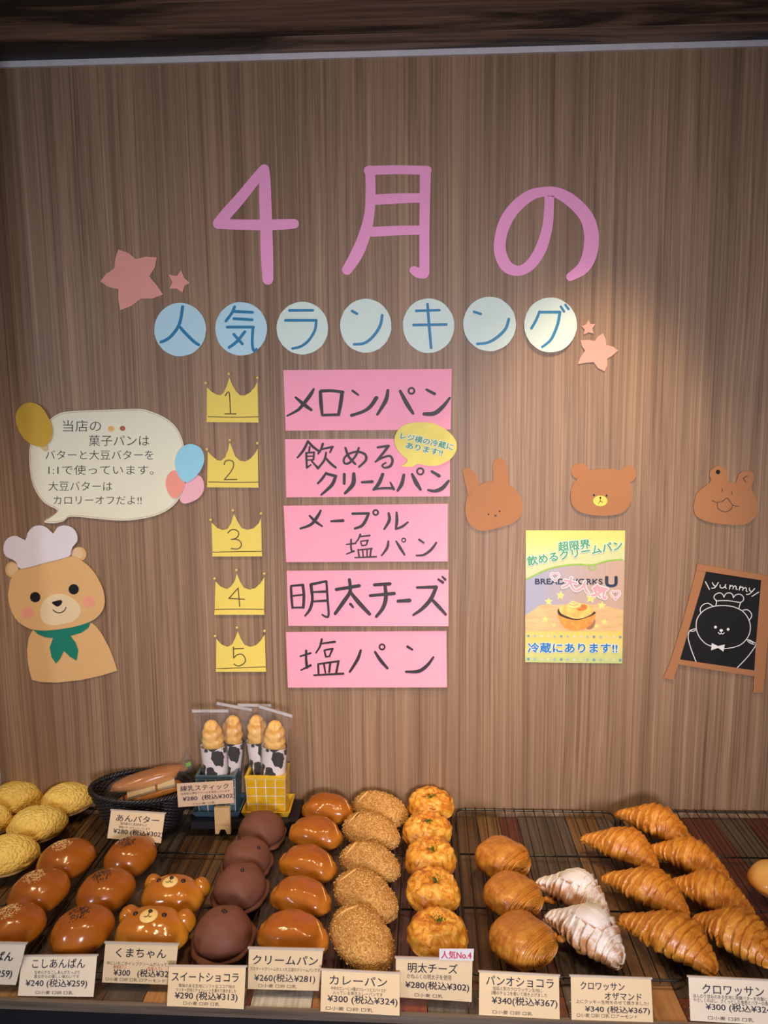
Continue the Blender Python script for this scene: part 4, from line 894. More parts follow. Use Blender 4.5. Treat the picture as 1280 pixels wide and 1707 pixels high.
# sesame buns
def seed_patch(o, vs, x0, y0, r_, n, mt, nm):
    mb = MB()
    for k in range(n):
        a = random.uniform(0, 6.28); d = r_*math.sqrt(random.random())*random.uniform(0.75, 1.05); x, y = x0 + d*math.cos(a), y0 + d*math.sin(a)
        z = surf_pt(vs, x, y)
        Mr = Matrix.Rotation(random.uniform(0, 3.14), 4, 'Z')
        mb.ball((x, y, z + 0.0003), (0.0014, 0.0008, 0.0006), 6, M=Mr)
    mb.build(nm, mt, o, smooth=True, stuff=True)
ses = [(111,1429,93,70,0),(66,1482,97,76,0),(24,1541,100,80,0),(218,1424,86,72,1),(177,1481,95,78,1),(139,1545,101,86,1)]
for i, (cx, cy, wp_, hp_, dark) in enumerate(ses):
    H = 0.062; S = S_at(cx, cy, H); L = wp_/S
    nm = 'black_sesame_bun' if dark else 'white_sesame_bun'
    lab = ('glossy brown bun topped with %s sesame, %s' % ('black' if dark else 'golden', ['just in front of the yellow melon breads', 'in the middle of its row of three', 'at the front, behind its price card', 'tucked against the butter bun price card', 'in the middle of its row', 'at the front above its price card'][i]))
    o = bread_root(nm, lab, cx, cy, H, 'glossy %s sesame buns' % ('black' if dark else 'golden'), R(32), R(12), 0.006)
    vs, fs = blob(L, L*0.84, H, i+20, 44, 28, 0.03, 1.8, 0.03, 0.36, 0.92)
    link_mesh('crust', vs, fs, ANPAN, o, smooth=True)
    seed_patch(o, vs, 0.0, L*0.07, 0.0195, 120 if dark else 150, SEEDB if dark else SEEDW, 'sesame_topping')

# bear buns
for i, (cx, cy, wp_) in enumerate(((292,1487,104),(257,1545,122))):
    H = 0.055; S = S_at(cx, cy, H); L = wp_/S
    o = bread_root('bear_bun', 'glossy bear-faced bun with cream muzzle, %s' % ['the one behind', 'the front one, at its price card'][i], cx-2, cy, H, 'bear-faced buns', R(-4), R(17), 0.009)
    def hk(px, py, pz, x, y, cz, th):
        return px*(1 - 0.06*y), py, pz
    vs, fs = blob(L, L*0.72, H, i+31, 44, 28, 0.04, 2.0, 0.0, 0.33, 0.85, hk)
    link_mesh('head', vs, fs, BEARB, o, smooth=True)
    for sx in (-1, 1):
        ve, fe = blob(L*0.30, L*0.30, H*0.72, i+sx+40, 20, 14, 0.04, 2, 0, 0.35)
        ve = [(x + sx*L*0.39, y + L*0.20, z + 0.004) for x, y, z in ve]
        link_mesh('ear', ve, fe, BEARB, o, smooth=True)
    mx, my = -0.003, L*0.05
    def disc(name, x, y, rx, ry, th, mt):
        mb = MB(); z = surf_pt(vs, x, y); zx = (surf_pt(vs, x+0.006, y) - surf_pt(vs, x-0.006, y))/0.012; zy = (surf_pt(vs, x, y+0.006) - surf_pt(vs, x, y-0.006))/0.012
        nrm = Vector((-zx, -zy, 1)).normalized(); q = Vector((0, 0, 1)).rotation_difference(nrm).to_matrix().to_4x4()
        mb.ball((x, y, z), (rx, ry, th), 20, M=q); return mb.build(name, mt, o, smooth=True), q, Vector((x, y, z))
    mz, q, c0 = disc('muzzle', mx, my, L*0.125, L*0.115, 0.0035, CHOCF)
    mb = MB(); mb.ball(c0 + q.to_3x3() @ Vector((0.0015, L*0.045, 0.0042)), (0.0038, 0.0034, 0.0022), 10); mb.build('nose', CHIP, mz, smooth=True)
    mb = MB(); mb.tube([c0 + q.to_3x3() @ Vector(p) for p in ((0.001, L*0.03, 0.0042), (0.001, -L*0.025, 0.0043))], 0.0005, 5)
    mb.tube([c0 + q.to_3x3() @ Vector(p) for p in ((-0.006, -L*0.035, 0.0036), (-0.002, -L*0.05, 0.0040), (0.001, -L*0.03, 0.0043), (0.004, -L*0.045, 0.0040), (0.007, -L*0.032, 0.0036))], 0.0005, 5)
    mb.build('mouth', CHIP, mz, smooth=True)
    for sx in (-1, 1): disc('eye', mx + sx*L*0.20, my + L*0.035, 0.0044, 0.0044, 0.0030, CHIP)

# cocoa buns
coc = [(435,1379,80,70),(411,1426,84,64),(400,1472,92,76),(372,1548,102,90)]
random.seed(9)
for i, (cx, cy, wp_, hp_) in enumerate(coc):
    H = 0.062; S = S_at(cx, cy, H); L = wp_/S
    o = bread_root('cocoa_bun', 'dusky cocoa-coated round bun, %s in its row' % ['furthest back and smooth', 'second from the wall', 'third from the wall, one chip on top', 'the front one, two chips on top'][i], cx, cy, H, 'cocoa-coated round buns', R(15 + 20*i), R(8), 0.004)
    vs, fs = blob(L*0.97, L*0.92, H, i+50, 44, 28, 0.035, 2.2, 0.03, 0.30, 0.9)
    link_mesh('dome', vs, fs, COCOA, o, smooth=True)
    def hk(px, py, pz, x, y, cz, th, i=i):
        a = 1 + 0.05*math.sin(th*2 + i) + 0.035*math.sin(th*5 + i*2) + 0.02*math.sin(th*11)
        return px*a, py*a, pz
    v2, f2 = blob(L*1.05, L*1.02, 0.017, i+60, 44, 12, 0.03, 3, 0, 0.5, 0.6, hk)
    link_mesh('cookie_skirt', v2, f2, COCOA, o, smooth=True, label='cookie crust spread around the foot')
    sp_ = {0: [], 1: [(0.55, -0.1), (-0.3, 0.3)], 2: [(0.15, -0.02)], 3: [(0.02, 0.2), (0.10, 0.12)]}[i]
    for (a, b_) in sp_:
        cr, sr_ = math.cos(-R(15+20*i)), math.sin(-R(15+20*i)); x = (a*cr - b_*sr_)*L/2; y = (a*sr_ + b_*cr)*L/2
        mb = MB(); mb.ball((x, y, surf_pt(vs, x, y) + 0.0008), (0.0036, 0.0036, 0.0026), 10); mb.build('chocolate_chip', CHIP, o, smooth=True)

# cream buns: folded half-moons
crm = [(546,1346,88,52,-8),(526,1386,93,60,-12),(514,1437,101,64,-14),(502,1491,106,74,-14),(489,1552,122,74,-12)]
for i, (cx, cy, wp_, hp_, rz) in enumerate(crm):
    H = 0.054; S = S_at(cx, cy, H); L = wp_/S*1.0
    o = bread_root('cream_bun', 'glossy oval cream bun folded along its edge, %s from the wall' % ORD[i], cx, cy, H, 'glossy folded cream buns', R(rz), R(8), 0.004)
    def hk(px, py, pz, x, y, cz, th, L=L, H=H):
        t = px/(L/2)
        fold = math.exp(-((abs(t) - 0.80)/0.05)**2)*(1 if y > -0.2 else 0.3)
        lip = math.exp(-((pz/H - 0.24)/0.08)**2)*(1 if y < 0.3 else 0.2)
        py2 = py - 0.10*L*(t*t)*0.7 + 0.018*L
        return px*(1 - 0.02*fold), py2*(1 - 0.05*lip), pz*(1 - 0.10*fold)
    vs, fs = blob(L, L*0.66, H, i+70, 56, 30, 0.045, 2.4, 0.03, 0.32, 0.85, hk)
    link_mesh('crust', vs, fs, CREAMB, o, smooth=True)
    mb = MB(); pts = []
    for k in range(9):
        a = R(-8 + 12*k - 12); x = L*0.40 + L*0.055*math.cos(a*1.3); y = -L*0.10 + L*0.22*(k/8)
        pts.append((x - 0.10*L*(k/8), y, surf_pt(vs, x - 0.10*L*(k/8), y) + 0.0002))
    mb.tube(pts, [0.0002 + 0.0011*math.sin(math.pi*k/8) for k in range(9)], 6); mb.build('fold_seam', SLITM, o, smooth=True, label='pale seam where the dough is folded')

# curry buns: crumb coated
cur = [(633,1345,94,60,-30),(618,1382,98,66,-30),(616,1433,102,68,-28),(609,1488,110,88,-44),(603,1556,108,108,-58)]
random.seed(12)
for i, (cx, cy, wp_, hp_, rz) in enumerate(cur):
    H = 0.052; S = S_at(cx, cy, H); L = wp_/S*(1.06, 1.06, 1.06, 1.16, 1.30)[i]
    o = bread_root('curry_bun', 'golden crumb-coated oval curry bun, %s from the wall%s' % (ORD[i], ['', ', its end split open', '', ', slightly torn near the tip', ', the largest'][i]), cx, cy, H, 'crumb-coated curry buns', R(rz), R(8), 0.004)
    vs, fs = blob(L, L*0.66, H, i+80, 60, 34, 0.03, 2.2, 0.02, 0.30, 0.85)
    link_mesh('crust', vs, fs, CRUMB, o, smooth=True)
    mb = MB()
    for k in range(1100):
        v_ = Vector(random.choice(vs)) + Vector((random.uniform(-1, 1), random.uniform(-1, 1), 0))*0.0016
        if v_.z < 0.006: continue
        s = random.uniform(0.0005, 0.00115); c0 = v_ + Vector((0, 0, s*0.2))
        q = Matrix.Rotation(random.uniform(0, 6), 3, Vector((random.random(), random.random(), 1)).normalized())
        t4 = [c0 + q @ (Vector(p)*s) for p in ((1, 1, 1), (-1, -1, 1), (-1, 1, -1), (1, -1, -1))]
        mb.add(t4, [(0, 1, 2), (0, 3, 1), (0, 2, 3), (1, 3, 2)])
    mb.build('bread_crumbs', CRUMBG, o, stuff=True)
    pts = [(-L*0.33 + L*0.05*math.sin(math.pi*k/8), -L*0.20 + L*0.40*k/8, 0) for k in range(9)]
    pts = [(x, y, surf_pt(vs, x, y) - 0.0004) for x, y, _ in pts]
    mb = MB(); mb.tube(pts, [0.0004 + 0.0026*math.sin(math.pi*k/8) for k in range(9)], 8); mb.build('seam', SLITM, o, smooth=True, label='pale seam across one end')
    if i in (1, 3):
        mb = MB(); mb.tube([(x + 0.004, y, z + 0.0008) for x, y, z in pts[2:7]], [0.0003, 0.0018, 0.0026, 0.0018, 0.0003] if i == 1 else [0.0002, 0.0010, 0.0014, 0.0010, 0.0002], 8); mb.build('split', DARKF, o, smooth=True, label='dark split in the crust')

# cheese buns
chz = [(718,1339,77,56),(712,1381,83,58),(718,1427,90,64),(722,1481,95,78),(729,1552,103,84)]
random.seed(21)
for i, (cx, cy, wp_, hp_) in enumerate(chz):
    H = 0.058; S = S_at(cx, cy, H); L = wp_/S
    o = bread_root('cheese_bun', 'round bun with browned cheese and green flecks, %s from the wall' % ORD[i], cx, cy, H, 'round cheese buns', R(37*i), R(8), 0.003)
    def hk(px, py, pz, x, y, cz, th, i=i):
        k = 0.07*noise.noise(Vector((x*5, y*5, cz*5 + i*9)))
        dm = math.exp(-((x*x + y*y)/0.10))*0.14 if cz > 0 else 0
        return px*(1+k), py*(1+k), pz*(1 + k*1.5 - dm)
    vs, fs = blob(L, L*0.94, H, i+90, 52, 34, 0.04, 2.6, 0, 0.32, 0.9, hk)
    link_mesh('crust', vs, fs, CHEESE, o, smooth=True)
    mb = MB()
    for k in range(16):
        a = random.uniform(0, 6.28); d = L*0.5*random.uniform(0.2, 0.85); x, y = d*math.cos(a), d*math.sin(a); al = random.uniform(0, 6.28); cur_ = random.uniform(-2.5, 2.5); ln = random.uniform(0.010, 0.020)
        pts = []
        for j in range(7):
            pts.append((x, y, surf_pt(vs, x, y) + 0.0002)); x += math.cos(al)*ln/7; y += math.sin(al)*ln/7; al += cur_/7
        mb.tube(pts, [0.0005, 0.0012, 0.0014, 0.0014, 0.0014, 0.0012, 0.0005], 6)
    mb.build('baked_cheese_shreds', CHSTR, o, smooth=True, stuff=True)
    mb = MB()
    for k in range(160):
        a = random.uniform(0, 6.28); d = 0.013*abs(random.gauss(0, 0.7)); x, y = d*math.cos(a), d*math.sin(a)*0.7 - 0.004; z = surf_pt(vs, x, y) + 0.0006; s = random.uniform(0.0007, 0.0016); b_ = random.uniform(0, 6)
        mb.add([(x + s*math.cos(b_), y + s*math.sin(b_), z), (x + s*math.cos(b_+2.1), y + s*math.sin(b_+2.1), z + s*0.5), (x + s*math.cos(b_+4.2), y + s*math.sin(b_+4.2), z)], [(0, 1, 2)])
    mb.build('parsley_flakes', PARS, o, stuff=True)

# chocolate pastries: rolled
def penv(t):
    u = min(0.9999, abs(t))
    return max(0.35, (1 - u**2.7)**0.44) if t < 0 else max(0.66, (1 - u**4.2)**0.36)
pan = [(834,1432,94,70),(851,1494,100,76),(867,1567,114,102)]
for i, (cx, cy, wp_, hp_) in enumerate(pan):
    H = 0.060; S = S_at(cx, cy, H); L = wp_/S*0.90
    o = bread_root('chocolate_pastry', 'flaky rolled chocolate pastry, %s' % ['the one furthest back', 'the middle one of the three', 'the front one, largest, behind its price card'][i], cx, cy, H, 'rolled chocolate pastries', R(-46))
    mb = MB(); n, m_ = 44, 34; D = L*0.92
    vs = []
    for a in range(m_+1):
        t = -1 + 2*a/m_
        env = penv(t)
        for k in range(n):
            th = 2*math.pi*k/n
            c, s = math.cos(th), math.sin(th)
            r = (abs(c)**2.6 + abs(s)**2.6)**(-1/2.6)
            wr = 1 + 0.06*noise.noise(Vector((t*2.5, c*2, s*2 + i*5))) + 0.045*noise.noise(Vector((t*8, c*5, s*5 + i*5)))
            st = 0.045*(1 if (t > 0.55) else 0)*(((th*1.0/(2*math.pi)) + 0.3) % 1.0)
            y = c*r*D/2*env*wr; z = H/2 + s*r*H/2*env*wr
            z = max(z, 0.0005); z = z + 0.05*H*(1 - t*t)*(1 if s > 0 else 0)
            vs.append((t*L/2*(1 + 0.04*c - 0.03*abs(s)) , y, z))
    fs = [(a*n+k, a*n+(k+1) % n, (a+1)*n+(k+1) % n, (a+1)*n+k) for a in range(m_) for k in range(n)]
    fs += [tuple(range(n)), tuple(m_*n + k for k in range(n))[::-1]]
    link_mesh('dough_roll', [v for v in vs], [f[::-1] for f in fs], PAIN, o, smooth=True)
    # rolled layers seen on the end
    for ring in range(6):
        rr = 0.92 - ring*0.145; mb = MB(); pts = []
        for k in range(26):
            th = 2*math.pi*k/26; c, s = math.cos(th), math.sin(th); r = (abs(c)**2.6 + abs(s)**2.6)**(-1/2.6)*rr*0.66
            pts.append((L/2*(1.0 - 0.03) + 0.0025*(ring/6) + 0.0008*math.sin(k*2.1 + ring), c*r*D/2 + 0.0008*math.sin(k + ring*2), max(0.004, H/2 + s*r*H/2)))
        mb.tube(pts, 0.0022, 6, closed=True); mb.build('rolled_layer', PAIN, o, smooth=True)
    for sx in (0.82, 0.70, 0.58):
        mb = MB(); pts = []
        for k in range(22):
            th = R(-20 + 220*k/21); c, s = math.cos(th), math.sin(th); r = (abs(c)**2.6 + abs(s)**2.6)**(-1/2.6); t = sx + 0.10*math.sin(th)
            env = penv(t)*0.995
            pts.append((t*L/2, c*r*D/2*env*1.0, max(0.002, H/2 + s*r*H/2*env*1.0 + 0.05*H*(1-t*t))))
        mb.tube(pts, 0.0015, 6); mb.build('flaky_edge', PAIN, o, smooth=True)

# croissants
def croissant(name, lab, group, a, b, wid, bend, seed, mt, H=0.060, plain=True, rlean=0.0):
    pa = on_z(a[0], a[1], ZR + 0.018); pb = on_z(b[0], b[1], ZR + 0.018)
    mid = (pa + pb)/2; L = (pb - pa).xy.length; rz = math.atan2((pb-pa).y, (pb-pa).x)
    o = thing(name, lab, 'bread', (mid.x, mid.y, ZR), group, (0, 0, rz))
    W = wid
    n, m_ = 40, 150; vs = []
    rnd = random.Random(seed)
    bd_ = [0.0, 0.19, 0.34, 0.52, 0.66, 0.79, 0.90, 1.01]; bd_ = [q + rnd.uniform(-0.03, 0.03) if 0 < q < 1 else q for q in bd_]
    for i in range(m_+1):
        t = -1 + 2*i/m_
        for k in range(n):
            th = 2*math.pi*k/n; c, s = math.cos(th), math.sin(th)
            sk = t + 0.09*math.sin(th + seed)*(1-abs(t)) + 0.05*noise.noise(Vector((c*2, s*2, t*3 + seed)))
            u = min(0.999, abs(sk))
            base = (0.40 + 0.60*math.exp(-(u/(0.66 if sk > 0 else 0.56))**2.6))*max(0.05, (1 - u**9))**0.5
            step = 0.0
            for q in range(7):
                if bd_[q] <= u < bd_[q+1]:
                    f = (u - bd_[q])/(bd_[q+1] - bd_[q]); step = 0.17*(0.5 - f**0.8) + 0.012*math.sin(f*math.pi*8); break
            r = base*(1 + step + 0.09*noise.noise(Vector((t*7, c*1.5, s*1.5 + seed*3))) + 0.02*noise.noise(Vector((t*22, c*4, s*4 + seed))))
            x = t*L/2; y = c*r*W/2; z = s*r*H/2*(1.06 if s > 0 else 0.9)
            x += 0.0; y += bend*L*(1 - t*t) - bend*L*0.5
            zz = H/2*0.86*(base*0.55 + 0.45) + z
            vs.append((x, y, max(zz, 0.0006)))
    fs = [(i*n+k, i*n+(k+1) % n, (i+1)*n+(k+1) % n, (i+1)*n+k) for i in range(m_) for k in range(n)]
    fs += [tuple(range(n)), tuple(m_*n + k for k in range(n))[::-1]]
    q = link_mesh('dough', vs, [f[::-1] for f in fs], mt, o, smooth=True)
    return o, vs, L
G_C = 'plain golden croissants'
cro = [((1030,1352),(1160,1408),0.080,0.13,'plain croissant touching the wall at the back of the rack'),((973,1392),(1102,1445),0.084,0.14,'plain croissant with its tip over the gap between two racks, behind the sugared pair'),
       ((1083,1411),(1218,1462),0.080,0.11,'plain croissant second from the wall in the further row'),((1008,1456),(1152,1525),0.084,0.12,'plain croissant in the middle of the row beside the sugared pair'),
       ((1117,1467),(1260,1524),0.084,0.11,'plain croissant third from the wall in the further row, with deep ridges'),((1036,1525),(1200,1615),0.092,0.12,'plain croissant at the front, wholly in view, pointing at the round-dough price card'),
       ((1160,1525),(1300,1605),0.094,0.12,'plain croissant at the front cut by the frame edge')]
cro[5] = cro[5][:4] + ('plain croissant at the front between two price cards, wholly in view',)
for i, (a, b, wd, bd, lab) in enumerate(cro): croissant('croissant', lab, G_C, a, b, wd, bd, i*3+1, CROI)
def bend_y(x, L, bd): return bd*L*(1 - (2*x/L)**2) - bd*L*0.5
random.seed(8)
for i, (a, b, wd, bd, lab) in enumerate((((897,1466),(1018,1524),0.084,0.15,'sugar-dusted almond croissant, the one behind'),((916,1520),(1042,1602),0.096,0.14,'sugar-dusted almond croissant in front, with almond drips'))):
    o, vs, L = croissant('almond_croissant', lab, 'sugar-dusted almond croissants', a, b, wd, bd, 40+i*5, SUGC)
    for k in range(3):
        x = L*random.uniform(-0.34, 0.2); ve, fe = blob(0.016, 0.016, 0.010, k, 14, 10, 0.1)
        link_mesh('almond_drip', [(p[0] + x, p[1] + bend_y(x, L, bd) - wd*0.33, p[2]) for p in ve], fe, CROI, o, smooth=True)
    v2, f2 = blob(L*0.50, 0.050, 0.016, 77+i, 30, 14, 0.10, 3)
    zt = surf_pt(vs, 0, bd*L*0.5)
    link_mesh('cookie_topping', [(x + 0.002, y + bd*L*0.45, z + zt - 0.012 - 9*(x*x)) for x, y, z in v2], f2, SUGC, o, smooth=True, label='sugar-dusted cookie dough on top')
# round roll at the frame edge
H = 0.055; o = bread_root('round_roll', 'round pale-topped roll cut by the frame edge beside the croissants', 1290, 1464, H, None, 0); L = 82/S_at(1290, 1464, H)
vs, fs = blob(L, L*0.95, H, 99, 40, 26, 0.03, 2, 0, 0.33); link_mesh('crust', vs, fs, ROLLB, o, smooth=True)

# ------------------------------------------------------------------ riser, basket, pots, stick breads
ZP = 0.815
BLK = MATS['black_laminate']
r0 = on_z(318, 1369, ZP); r1 = on_z(496, 1371, ZP)
def film_mat(name, tint, gl, haze=0.035):
    mt = bpy.data.materials.new(name); mt.use_nodes = True; nt = mt.node_tree; nt.nodes.clear()
    out = nt.nodes.new('ShaderNodeOutputMaterial'); tr_ = nt.nodes.new('ShaderNodeBsdfTransparent'); tr_.inputs[0].default_value = tint + (1,)
    g = nt.nodes.new('ShaderNodeBsdfGlossy'); g.inputs['Roughness'].default_value = 0.06
    lw_ = nt.nodes.new('ShaderNodeLayerWeight'); lw_.inputs['Blend'].default_value = gl
    v = coord(nt); nz = noise_n(nt, v, 70, 4, 0.6, 0.6); bp = nt.nodes.new('ShaderNodeBump'); bp.inputs['Strength'].default_value = 0.8; bp.inputs['Distance'].default_value = 0.006
    nt.links.new(nz, bp.inputs['Height']); nt.links.new(bp.outputs[0], g.inputs['Normal']); nt.links.new(bp.outputs[0], lw_.inputs['Normal'])
    mx = nt.nodes.new('ShaderNodeMixShader'); nt.links.new(lw_.outputs['Facing'], mx.inputs[0]); nt.links.new(tr_.outputs[0], mx.inputs[1]); nt.links.new(g.outputs[0], mx.inputs[2])
    df = nt.nodes.new('ShaderNodeBsdfDiffuse'); df.inputs[0].default_value = (0.85, 0.85, 0.87, 1); m2 = nt.nodes.new('ShaderNodeMixShader'); m2.inputs[0].default_value = haze
    nt.links.new(mx.outputs[0], m2.inputs[1]); nt.links.new(df.outputs[0], m2.inputs[2])
    nt.links.new(m2.outputs[0], out.inputs[0]); MATS[name] = mt; return mt
FILM = film_mat('clear_film', (0.97, 0.97, 0.97), 0.16); SEAL = film_mat('film_seal', (0.97, 0.97, 0.97), 0.35, 0.38); ACRYL = film_mat('clear_acrylic', (0.97, 0.98, 0.98), 0.14, 0.0)
mb = MB(); mb.box((r0.x, r0.y, ZR + 0.0005), (r1.x, -0.006, ZP - 0.0005))
tag(mb.build('riser', BLK, None, ((r0.x+r1.x)/2, r0.y/2, ZR)), 'low black riser under the basket and tiled pots at the wall', 'riser')

# basket
HB = 0.090; bp_ = on_z(237, 1309, ZR + HB)
BX, BY = 0.110, 0.072
bp_.y = min(bp_.y, -BY - 0.012)
bk = thing('woven_basket', 'oval black woven basket holding two wrapped butter buns', 'basket', (bp_.x, bp_.y, ZR + 0.001), None, (0, 0, 0))
BASK = mat('black_wicker', (0.014, 0.013, 0.014), 0.38, 0.5, 0.3, 90)
mb = MB(); nst = 56; hb = HB
def bprof(f): return 0.66 + 0.34*f**0.8
for j in range(22):
    f = j/21; z = 0.003 + f*(hb - 0.006); k_ = bprof(f); pts = []
    for i in range(nst*2):
        a = 2*math.pi*i/(nst*2); off = 0.0016*(1 if ((i//2 + j) % 2 == 0) else -1)*(1 if i % 2 == 0 else 0)
        pts.append(((BX*k_ + off)*math.cos(a), (BY*k_ + off)*math.sin(a), z))
    mb.tube(pts, 0.0021, 5, closed=True)
mb.build('weave', BASK, bk, smooth=True, stuff=True)
mb = MB()
for i in range(nst):
    a = 2*math.pi*i/nst
    mb.tube([(BX*bprof(f)*math.cos(a), BY*bprof(f)*math.sin(a), 0.002 + f*(hb-0.004)) for f in (0, 0.33, 0.66, 1)], 0.0014, 4)
mb.build('stakes', BASK, bk, smooth=True, stuff=True)
mb = MB()
for s_ in range(3):
    pts = []
    for i in range(120):
        a = 2*math.pi*i/120; ph = a*26 + s_*2.094
        pts.append(((BX + 0.0035*math.cos(ph))*math.cos(a), (BY + 0.0035*math.cos(ph))*math.sin(a), hb + 0.0035*math.sin(ph)))
    mb.tube(pts, 0.0028, 5, closed=True)
mb.build('braided_rim', BASK, bk, smooth=True)
mb = MB(); mb.add([(BX*0.66*math.cos(2*math.pi*i/32), BY*0.66*math.sin(2*math.pi*i/32), 0.004) for i in range(32)], [tuple(range(32))]); mb.build('basket_floor', BASK, bk)

def film_bag(o, L, Wd, Hh, seed, green=False):
    """loose clear bag around a long bun lying along local X"""
    n, m_ = 28, 26; vs = []
    for i in range(m_+1):
        t = -1 + 2*i/m_
        e = (1 - abs(t)**4)**0.5 if abs(t) < 1 else 0
        if t > 0.6: e = max(0.10, e*0.8)
        for k in range(n):
            th = 2*math.pi*k/n; w_ = 1 + 0.16*noise.noise(Vector((t*4, math.cos(th)*3, math.sin(th)*3 + seed)))
            y = math.cos(th)*Wd/2*max(e, 0.12)*w_; z = Hh*0.5 + math.sin(th)*Hh*0.56*max(e, 0.06)*w_
            if t > 0.6: z += (t-0.6)*0.05
            vs.append((t*L/2, y, max(z, 0.0005)))
    fs = [(i*n+k, i*n+(k+1) % n, (i+1)*n+(k+1) % n, (i+1)*n+k) for i in range(m_) for k in range(n)]
    link_mesh('film_bag', vs, fs, FILM, o, smooth=True, label='clear crinkled bag')
for i, (px, py, ang, dz, lab) in enumerate(((254,1310,20,0.050,'clear-wrapped long split bun with butter and bean paste in the black basket'),)):
    p = on_z(px, py, ZR + dz + 0.018); p.z = ZR + dz
    o = thing('wrapped_butter_bun', lab, 'bread', p, None, (R(4), R(-8), R(ang)))
    L = 0.172; BB = crust('butter_bun_crust', (0.44, 0.15, 0.028), (0.60, 0.25, 0.055), (0.80, 0.50, 0.20), 0.35, 0.5, 0.18, bump=0.12)
    vs, fs = blob(L, 0.048, 0.030, 110, 44, 20, 0.05, 2, 0, 0.3, 0.7); link_mesh('top_half', [(x, y + 0.010, z + 0.021) for x, y, z in vs], fs, BB, o, smooth=True)
    vs, fs = blob(L*0.94, 0.052, 0.022, 112, 44, 20, 0.05, 2, 0, 0.35, 0.7); link_mesh('bottom_half', [(x + 0.006, y - 0.010, z) for x, y, z in vs], fs, BB, o, smooth=True)
    mb = MB(); mb.box((-L*0.30, -0.028, 0.0175), (L*0.05, 0.012, 0.0235)); mb.box((L*0.08, -0.028, 0.0175), (L*0.30, 0.012, 0.0235)); mb.build('butter_slabs', mat('butter', (0.88, 0.78, 0.50), 0.4, 0.5, 0.03), o)
    mb = MB(); mb.box((-L*0.36, -0.0200, 0.0145), (L*0.34, 0.014, 0.0175)); mb.build('bean_paste', mat('bean_paste', (0.07, 0.022, 0.018), 0.5), o)
    film_bag(o, L + 0.03, 0.062, 0.052, i*4)
    if i == 0:
        # gathered corner of the bag standing up with green tape
        vs = []; n = 12
        for j in range(9):
            f = j/8; r_ = 0.020*(1-f)**0.8 + 0.0012
            for k in range(n):
                a = 2*math.pi*k/n; q = 1 + 0.2*noise.noise(Vector((math.cos(a)*3, math.sin(a)*3, f*4)))
                vs.append((L/2 - 0.008 + f*0.012 + r_*q*math.cos(a), -0.002 + r_*0.5*q*math.sin(a), 0.020 + f*0.062))
        link_mesh('bag_corner', vs, [(j*n+k, j*n+(k+1) % n, (j+1)*n+(k+1) % n, (j+1)*n+k) for j in range(8) for k in range(n)], FILM, o, smooth=True, label='gathered clear corner of the bag')
        mb = MB(); mb.box((L/2 - 0.004, -0.0095, 0.046), (L/2 + 0.007, -0.0085, 0.056)); mb.build('green_tape', mat('green_tape', (0.22, 0.48, 0.06), 0.5), o)

